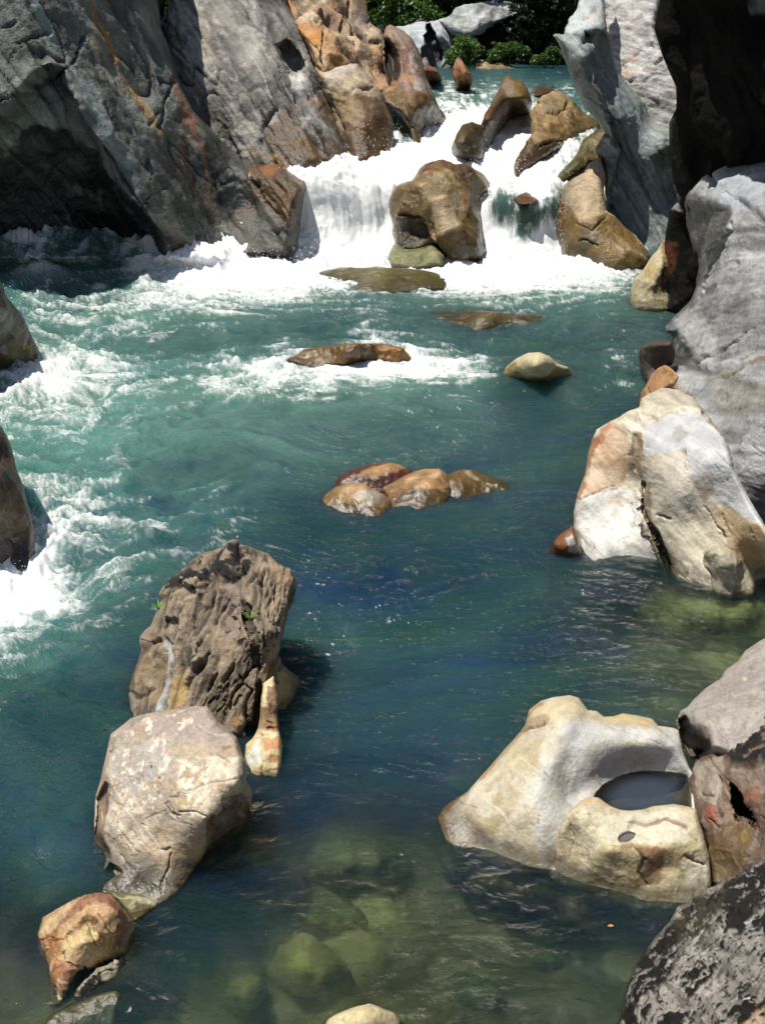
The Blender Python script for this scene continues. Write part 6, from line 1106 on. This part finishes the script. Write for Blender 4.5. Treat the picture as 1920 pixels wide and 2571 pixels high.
def limb(pts, radii, seg=7):
    vs, fs = [], []
    for i, (p, r) in enumerate(zip(pts, radii)):
        p = np.asarray(p, float)
        dv = np.asarray(pts[min(i + 1, len(pts) - 1)], float) - np.asarray(pts[max(i - 1, 0)], float); dv /= np.linalg.norm(dv)
        u = np.cross(dv, (0.3, 1, .1)); u /= np.linalg.norm(u); w = np.cross(dv, u)
        for k in range(seg):
            a = 2 * math.pi * k / seg
            vs.append(p + r * (math.cos(a) * u + math.sin(a) * w))
    for i in range(len(pts) - 1):
        for k in range(seg):
            fs.append((i * seg + k, i * seg + (k + 1) % seg, (i + 1) * seg + (k + 1) % seg, (i + 1) * seg + k))
    return vs, fs

def merge(parts):
    vs, fs = [], []
    for v, f in parts:
        k = len(vs); vs.extend(v); fs.extend([tuple(i + k for i in q) for q in f])
    return vs, fs

def tree(label, px, py, Y, h, blobs, c1, c2, n, size, group=None, name='tree', trunk=.14):
    base = at_Y(np.array([px]), np.array([py]), np.array([float(Y)]))[0]
    root = bpy.data.objects.new(name, None); C.objects.link(root); root.location = tuple(base)
    tag(root, label, 'tree' if name == 'tree' else 'bush', group)
    top = np.array([.1, .0, h])
    parts = [limb([(0, 0, -.8), (.05, .02, h * .35), (.0, .05, h * .7), tuple(top)], [trunk, trunk * .8, trunk * .5, trunk * .15])]
    for b in blobs:
        z0 = min(h * .8, max(h * .12, b[2] * .6))
        parts.append(limb([(0.03, 0.03, z0), (b[0] * .5, b[1] * .5, (z0 + b[2]) / 2 + .1), b[:3]], [trunk * .5, trunk * .33, trunk * .1], 5))
    tv, tf = merge(parts)
    tc = np.tile(rgb(84, 70, 54), (len(tv), 1))
    make_mesh('trunk' if name == 'tree' else 'stem', tv, tf, {'Col': tc, 'Wet': np.zeros(len(tv))}, True, BARK, root)
    P = crown_points(blobs, n)
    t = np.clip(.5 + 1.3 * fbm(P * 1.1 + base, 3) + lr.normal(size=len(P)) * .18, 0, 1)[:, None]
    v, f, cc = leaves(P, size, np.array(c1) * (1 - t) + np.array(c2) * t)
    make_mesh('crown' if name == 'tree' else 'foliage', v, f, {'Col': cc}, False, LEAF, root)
    return root

# ---- the valley: far bank rising to wooded slopes, and the gorge sides
hx = np.arange(-90, 91, 2.0); hy = np.arange(-10, 130, 2.0)
HX, HY = np.meshgrid(hx, hy)
hp = np.c_[HX.ravel(), HY.ravel(), np.zeros(HX.size)]
far = np.clip((hp[:, 1] - 49 + .6 * fbm(hp * .12, 2)) , 0, 99)
side_r = np.clip(hp[:, 0] - 15, 0, 99) * sstep(-40, -8, hp[:, 1]); side_l = np.clip(-hp[:, 0] - 14, 0, 99)
near = sstep(5, -10, hp[:, 1]) * 1.2
hz = -1.2 + far * 1.15 + np.minimum(far, 3) * .6 + side_r * 1.1 + side_l * 1.1 + near + 1.2 * fbm(hp * .15 + 3, 4) * sstep(0, 8, far + side_r + side_l)
hz = np.where((hp[:, 1] > 38), np.maximum(hz, .6 + far), hz)
hz = np.minimum(hz, 60)
hv = np.c_[hp[:, :2], hz]
tt = np.clip(.5 + fbm(hv * .5, 3), 0, 1)[:, None]
hc = rgb(60, 58, 44) * (1 - tt) + rgb(40, 52, 30) * tt
hill = make_mesh('hillside', hv, grid_faces(len(hy), len(hx)), {'Col': np.clip(hc, .004, .9), 'Wet': np.zeros(len(hv))}, True, MAT['far'])
tag(hill, kind='structure')
# wooded slopes: one mass of leaf clumps
sel = (far + side_r + side_l > 2) & (hv[:, 1] > 0)
cand = hv[sel]
pick = cand[lr.integers(0, len(cand), 52000)]
P = pick + np.c_[lr.uniform(-1.2, 1.2, (len(pick), 2)), np.zeros(len(pick))]
P[:, 2] += lr.uniform(.3, 4.5, len(P)) * (.6 + .8 * np.clip(.5 + fbm(pick * .25, 2), 0, 1))
t = np.clip(.5 + 1.2 * fbm(P * .35, 3) + lr.normal(size=len(P)) * .2, 0, 1)[:, None]
v, f, cc = leaves(P, .55, np.array((.018, .038, .012)) * (1 - t) + np.array((.06, .11, .028)) * t)
wood = make_mesh('forest', v, f, {'Col': cc}, False, LEAF)
tag(wood, kind='stuff')

# ---- pale rocks of the far bank
rock('boulder', 'pale grey boulder on the far bank behind the spire, split by a dark cleft', 'boulder', 'D',
     [(930,240),(970,225),(1040,220),(1110,200),(1180,155),(1230,165),(1330,160),(1390,190),(1420,260),(1440,330),(1440,450),(1400,560),(1330,590),(1180,590),(1000,560),(930,400)],
     [(940,300,47.5),(1180,160,49.5),(1390,190,49.5),(1430,400,48.5),(1300,580,47.2),(1000,560,47),(1150,350,47.6),(1330,300,48.0)], mode='Y', step=2, T=.7, R=60, thick=2, base=(206,210,212), base2=(170,176,180), lump=.2, lumpf=.8, chip=.14, chipf=1,
     carve=[([(1215,190),(1260,190),(1320,290),(1390,400),(1380,500),(1330,575),(1230,575),(1180,470),(1190,400),(1215,380),(1190,300),(1230,270)],1.6,22)],
     paint=[('p',[(1215,190),(1260,190),(1320,290),(1390,400),(1380,500),(1330,575),(1230,575),(1180,470),(1190,400),(1215,380),(1190,300),(1230,270)],(50,52,54),.8,10)], vein=[(1,(120,124,128),.08,.6)], wetz=0, mat='far', seed=61, tfreq=.8)
rock('rock_outcrop', 'long pale grey rock outcrop under the trees at the far bank', 'rock', 'E',
     [(90,90),(120,50),(200,30),(330,10),(470,0),(590,25),(600,70),(560,100),(480,130),(400,160),(330,190),(300,230),(180,260),(100,240),(0,140),(60,130)],
     [(100,90,49.6),(330,12,51),(590,30,51.2),(400,150,49.6),(200,250,48.6),(250,110,49.4),(20,150,49)], mode='Y', step=2, T=.6, R=40, thick=2, base=(204,206,206), base2=(160,164,164), lump=.22, lumpf=.8, chip=.2, chipf=1, strata=.08, sdir=(.2,0,1), sfreq=1.4,
     paint=[('b',160,130,40,40,0,(130,140,90),.5),('b',350,120,80,30,-20,(96,92,70),.6)], vein=[(1,(90,92,92),.08,.7)], wetz=0, mat='far', seed=62, tfreq=.9)
rock('rock_outcrop', 'dark mossy rock overhang on the far bank behind the bushes', 'rock', 'E',
     [(280,240),(330,190),(480,130),(600,70),(760,40),(960,-60),(1000,200),(960,500),(280,480),(200,380)], [(300,240,52.5),(600,80,53.5),(960,-40,53.5),(960,480,50),(280,470,50),(600,300,52.5),(800,200,54)], mode='Y', step=3, T=.5, R=60, thick=2, base=(58,56,46), base2=(30,32,24), lump=.4, lumpf=.9, chip=.35, chipf=1.1, strata=.1, sdir=(.2,0,1), sfreq=1.2, wetz=.2, mat='far', seed=63, vein=[(.9,(150,148,138),.08,.5)])
rock('rock', 'low tan rock at the waterline of the far bank right of the slim pointed rock', 'rock', 'E',
     [(252,470),(262,430),(290,412),(340,430),(370,440),(430,432),(490,452),(530,468),(545,490),(260,495)], [(256,478,46.6),(290,414,47.4),(430,436,47.4),(540,484,46.8),(400,480,46.4)], mode='Y', step=1.6, T=.3, R=24, thick=.8, base=(206,180,132), base2=(170,150,110), lump=.08, lumpf=2, chip=.1, chipf=2, wetz=.1, mat='far', seed=64)
rock('rock', 'grey lump at the far waterline left of the slim pointed rock, under the green bush', 'rock', 'D',
     [(1180,530),(1190,480),(1220,475),(1245,520),(1260,560),(1330,590),(1400,520),(1440,540),(1440,590),(1200,600)], [(1200,590,46.6),(1220,480,47.2),(1440,590,46.8),(1330,592,46.6)], mode='Y', step=1.8, T=.3, R=24, thick=.8, base=(150,146,132), base2=(110,104,88), lump=.08, lumpf=2, chip=.1, chipf=2, wetz=.1, mat='far', seed=65)

G1, G2, G3 = (.016, .034, .010), (.055, .115, .020), (.105, .20, .035)
# trees standing behind the far rocks (their trunks rise from the bank out of sight)
tree('bright green leafy tree at the top behind the spire', 985, 60, 50.5, 3.4, [(-.6,0,.7,1.3,.9,.8),(.7,-.2,.5,1.2,.9,.7),(1.6,0,.1,.9,.8,.5),(-.3,.3,1.6,1.4,1,.9),(.9,.4,1.5,1.2,1,.8)], G2, G3, 7000, .10, 'trees along the far bank')
tree('dark green tree at the top left of the far bank, right above the orange outcrop', 935, 70, 53, 6, [(-.8,0,1.2,1.6,1.2,1.3),(.6,.2,2.4,1.8,1.3,1.3),(0,0,3.8,1.8,1.4,1.3),(.3,-.3,.2,1.2,.9,.8)], G1, G2, 8000, .12, 'trees along the far bank')
tree('mid green tree overhanging the long pale outcrop at the top', 1190, 45, 52.0, 4, [(-2.2,0,.4,1.3,.9,.6),(-.8,0,.7,1.4,1.0,.7),(.8,.2,.9,1.6,1.0,.7),(2.2,0,.8,1.3,.9,.6),(0,0,2.0,2.4,1.4,1.0)], G1, (.07,.13,.025), 9000, .12, 'trees along the far bank')
tree('shaded dark tree filling the gap left of the leaning slab', 1390, 90, 50.5, 5, [(-1.2,0,.5,1.4,.9,.8),(.2,0,1.3,1.6,1.0,.9),(1.3,.2,.3,1.3,.9,1.0),(0,0,2.6,2,1.3,1.0),(-1.3,-.2,-.3,1.0,.7,.5),(.2,0,-.2,1.1,.7,.7)], (.006,.012,.005), (.02,.034,.010), 9000, .12, 'trees along the far bank')  # leaf colours darkened to carry the shade of the gap
tree('low bright green bush at the far waterline behind the slim pointed rock', 1165, 165, 47.2, .9, [(-.35,0,.35,.5,.4,.4),(.3,0,.45,.55,.4,.45),(.0,.1,.85,.5,.4,.35),(.75,0,.2,.35,.3,.25)], G2, G3, 2600, .07, 'bushes at the far waterline', 'bush', .04)
tree('wide green bush at the far waterline right of the low tan rock', 1275, 165, 47.4, .8, [(-.45,0,.55,.5,.35,.3),(.1,0,.6,.55,.35,.3),(.55,0,.5,.4,.3,.25),(1.1,0,.2,.3,.3,.2)], G2, G3, 2200, .07, 'bushes at the far waterline', 'bush', .04)
tree('small green bush at the far waterline nearest the leaning slab', 1385, 170, 47.2, .6, [(-.3,0,.3,.35,.3,.25),(.2,0,.35,.4,.3,.28),(.0,0,.6,.3,.25,.2)], G1, (.07,.14,.025), 1300, .07, 'bushes at the far waterline', 'bush', .03)
tree('thin green shrub growing in the notch at the top of the left rock wall', 415, 40, 23.0, .8, [(-.1,0,.3,.25,.2,.25),(.1,0,.55,.25,.2,.25)], G1, G2, 700, .05, 'shrubs', 'bush', .02)

# ---- tufts of grass on the seamed boulder
def tuft(label, crop, x, y, z, n, h):
    p = cr(crop, [(x, y)])[0]
    base = at_Y(p[:1], p[1:], Y_of_z(p[:1], p[1:], z))[0]; base[1] -= .03
    root = bpy.data.objects.new('grass_tuft', None); C.objects.link(root); root.location = tuple(base); tag(root, label, 'plant', 'grass tufts on the seamed boulder')
    vs, fs = [], []
    for i in range(n):
        a = lr.uniform(0, 2 * math.pi); d = np.array([math.cos(a), math.sin(a), 0]); s = np.array([-d[1], d[0], 0]); L_ = h * lr.uniform(.5, 1.1); k = len(vs)
        for j in range(5):
            t = j / 4; c = d * L_ * .75 * t ** 1.4 + np.array([0, 0, L_ * (t - .45 * t * t) * 1.2]); w = .006 * (1 - t) ** .7 + .0004
            vs += [c - s * w, c + s * w]
        fs += [(k + 2 * j, k + 2 * j + 1, k + 2 * j + 3, k + 2 * j + 2) for j in range(4)]
    cc = np.tile(np.array((.16, .30, .05)), (len(vs), 1)) * lr.uniform(.7, 1.3, (len(vs), 1))
    make_mesh('blades', vs, fs, {'Col': cc}, False, LEAF, root)
tuft('small green grass tuft in the cleft near the middle of the seamed boulder', 'I', 1135, 640, .60, 24, .085)
tuft('tiny green grass tuft on the left rim of the seamed boulder', 'I', 498, 565, .53, 16, .07)

# ---- a fallen leaf adrift
p = cr('N', [(1540, 702)])[0]; b = at_Y(p[:1], p[1:], Y_of_z(p[:1], p[1:], .012))[0]
lv = [(-.028,0,0),(-.014,.011,.004),(.006,.013,.006),(.026,.002,.002),(.008,-.012,.005),(-.012,-.010,.003),(.0,.0,-.002)]
lf = [(0,6,1),(1,6,2),(2,6,3),(3,6,4),(4,6,5),(5,6,0)]
o = make_mesh('fallen_leaf', np.array(lv) * .6 + b, lf, {'Col': np.tile((.55,.25,.08), (7, 1))}, False, LEAF)
tag(o, 'small orange leaf floating on the dark water near the lichen crusted boulder', 'leaf')

# ================================================================== LIGHT
SUN_EL, SUN_AZ = math.radians(72), math.radians(-100)      # azimuth from straight ahead (+y), negative to the left
sdir = np.array([math.cos(SUN_EL) * math.sin(SUN_AZ), math.cos(SUN_EL) * math.cos(SUN_AZ), math.sin(SUN_EL)])
ld = bpy.data.lights.new('sun', 'SUN'); ld.energy = 4.9; ld.angle = math.radians(.5); ld.color = (1, .955, .87)
lo = bpy.data.objects.new('sun', ld); C.objects.link(lo)
from mathutils import Vector
lo.rotation_euler = Vector(tuple(-sdir)).to_track_quat('-Z', 'Y').to_euler(); lo.location = (0, 0, 60)
w = bpy.data.worlds.new('World'); bpy.context.scene.world = w; w.use_nodes = True
nt = w.node_tree; nt.nodes.clear()
so_ = nt.nodes.new('ShaderNodeOutputWorld'); bg = nt.nodes.new('ShaderNodeBackground'); sk = nt.nodes.new('ShaderNodeTexSky')
sk.sky_type = 'NISHITA'; sk.sun_disc = False; sk.sun_elevation = SUN_EL; sk.sun_rotation = SUN_AZ
bg.inputs[1].default_value = .075
nt.links.new(sk.outputs[0], bg.inputs[0]); nt.links.new(bg.outputs[0], so_.inputs[0])
sc = bpy.context.scene
sc.view_settings.view_transform = 'Standard'; sc.view_settings.look = 'None'; sc.view_settings.exposure = 0.45; sc.view_settings.gamma = 1
sc.render.engine = 'CYCLES'
sc.cycles.use_denoising = True
sc.cycles.max_bounces = 8; sc.cycles.transparent_max_bounces = 12
sc.cycles.sample_clamp_indirect = 6
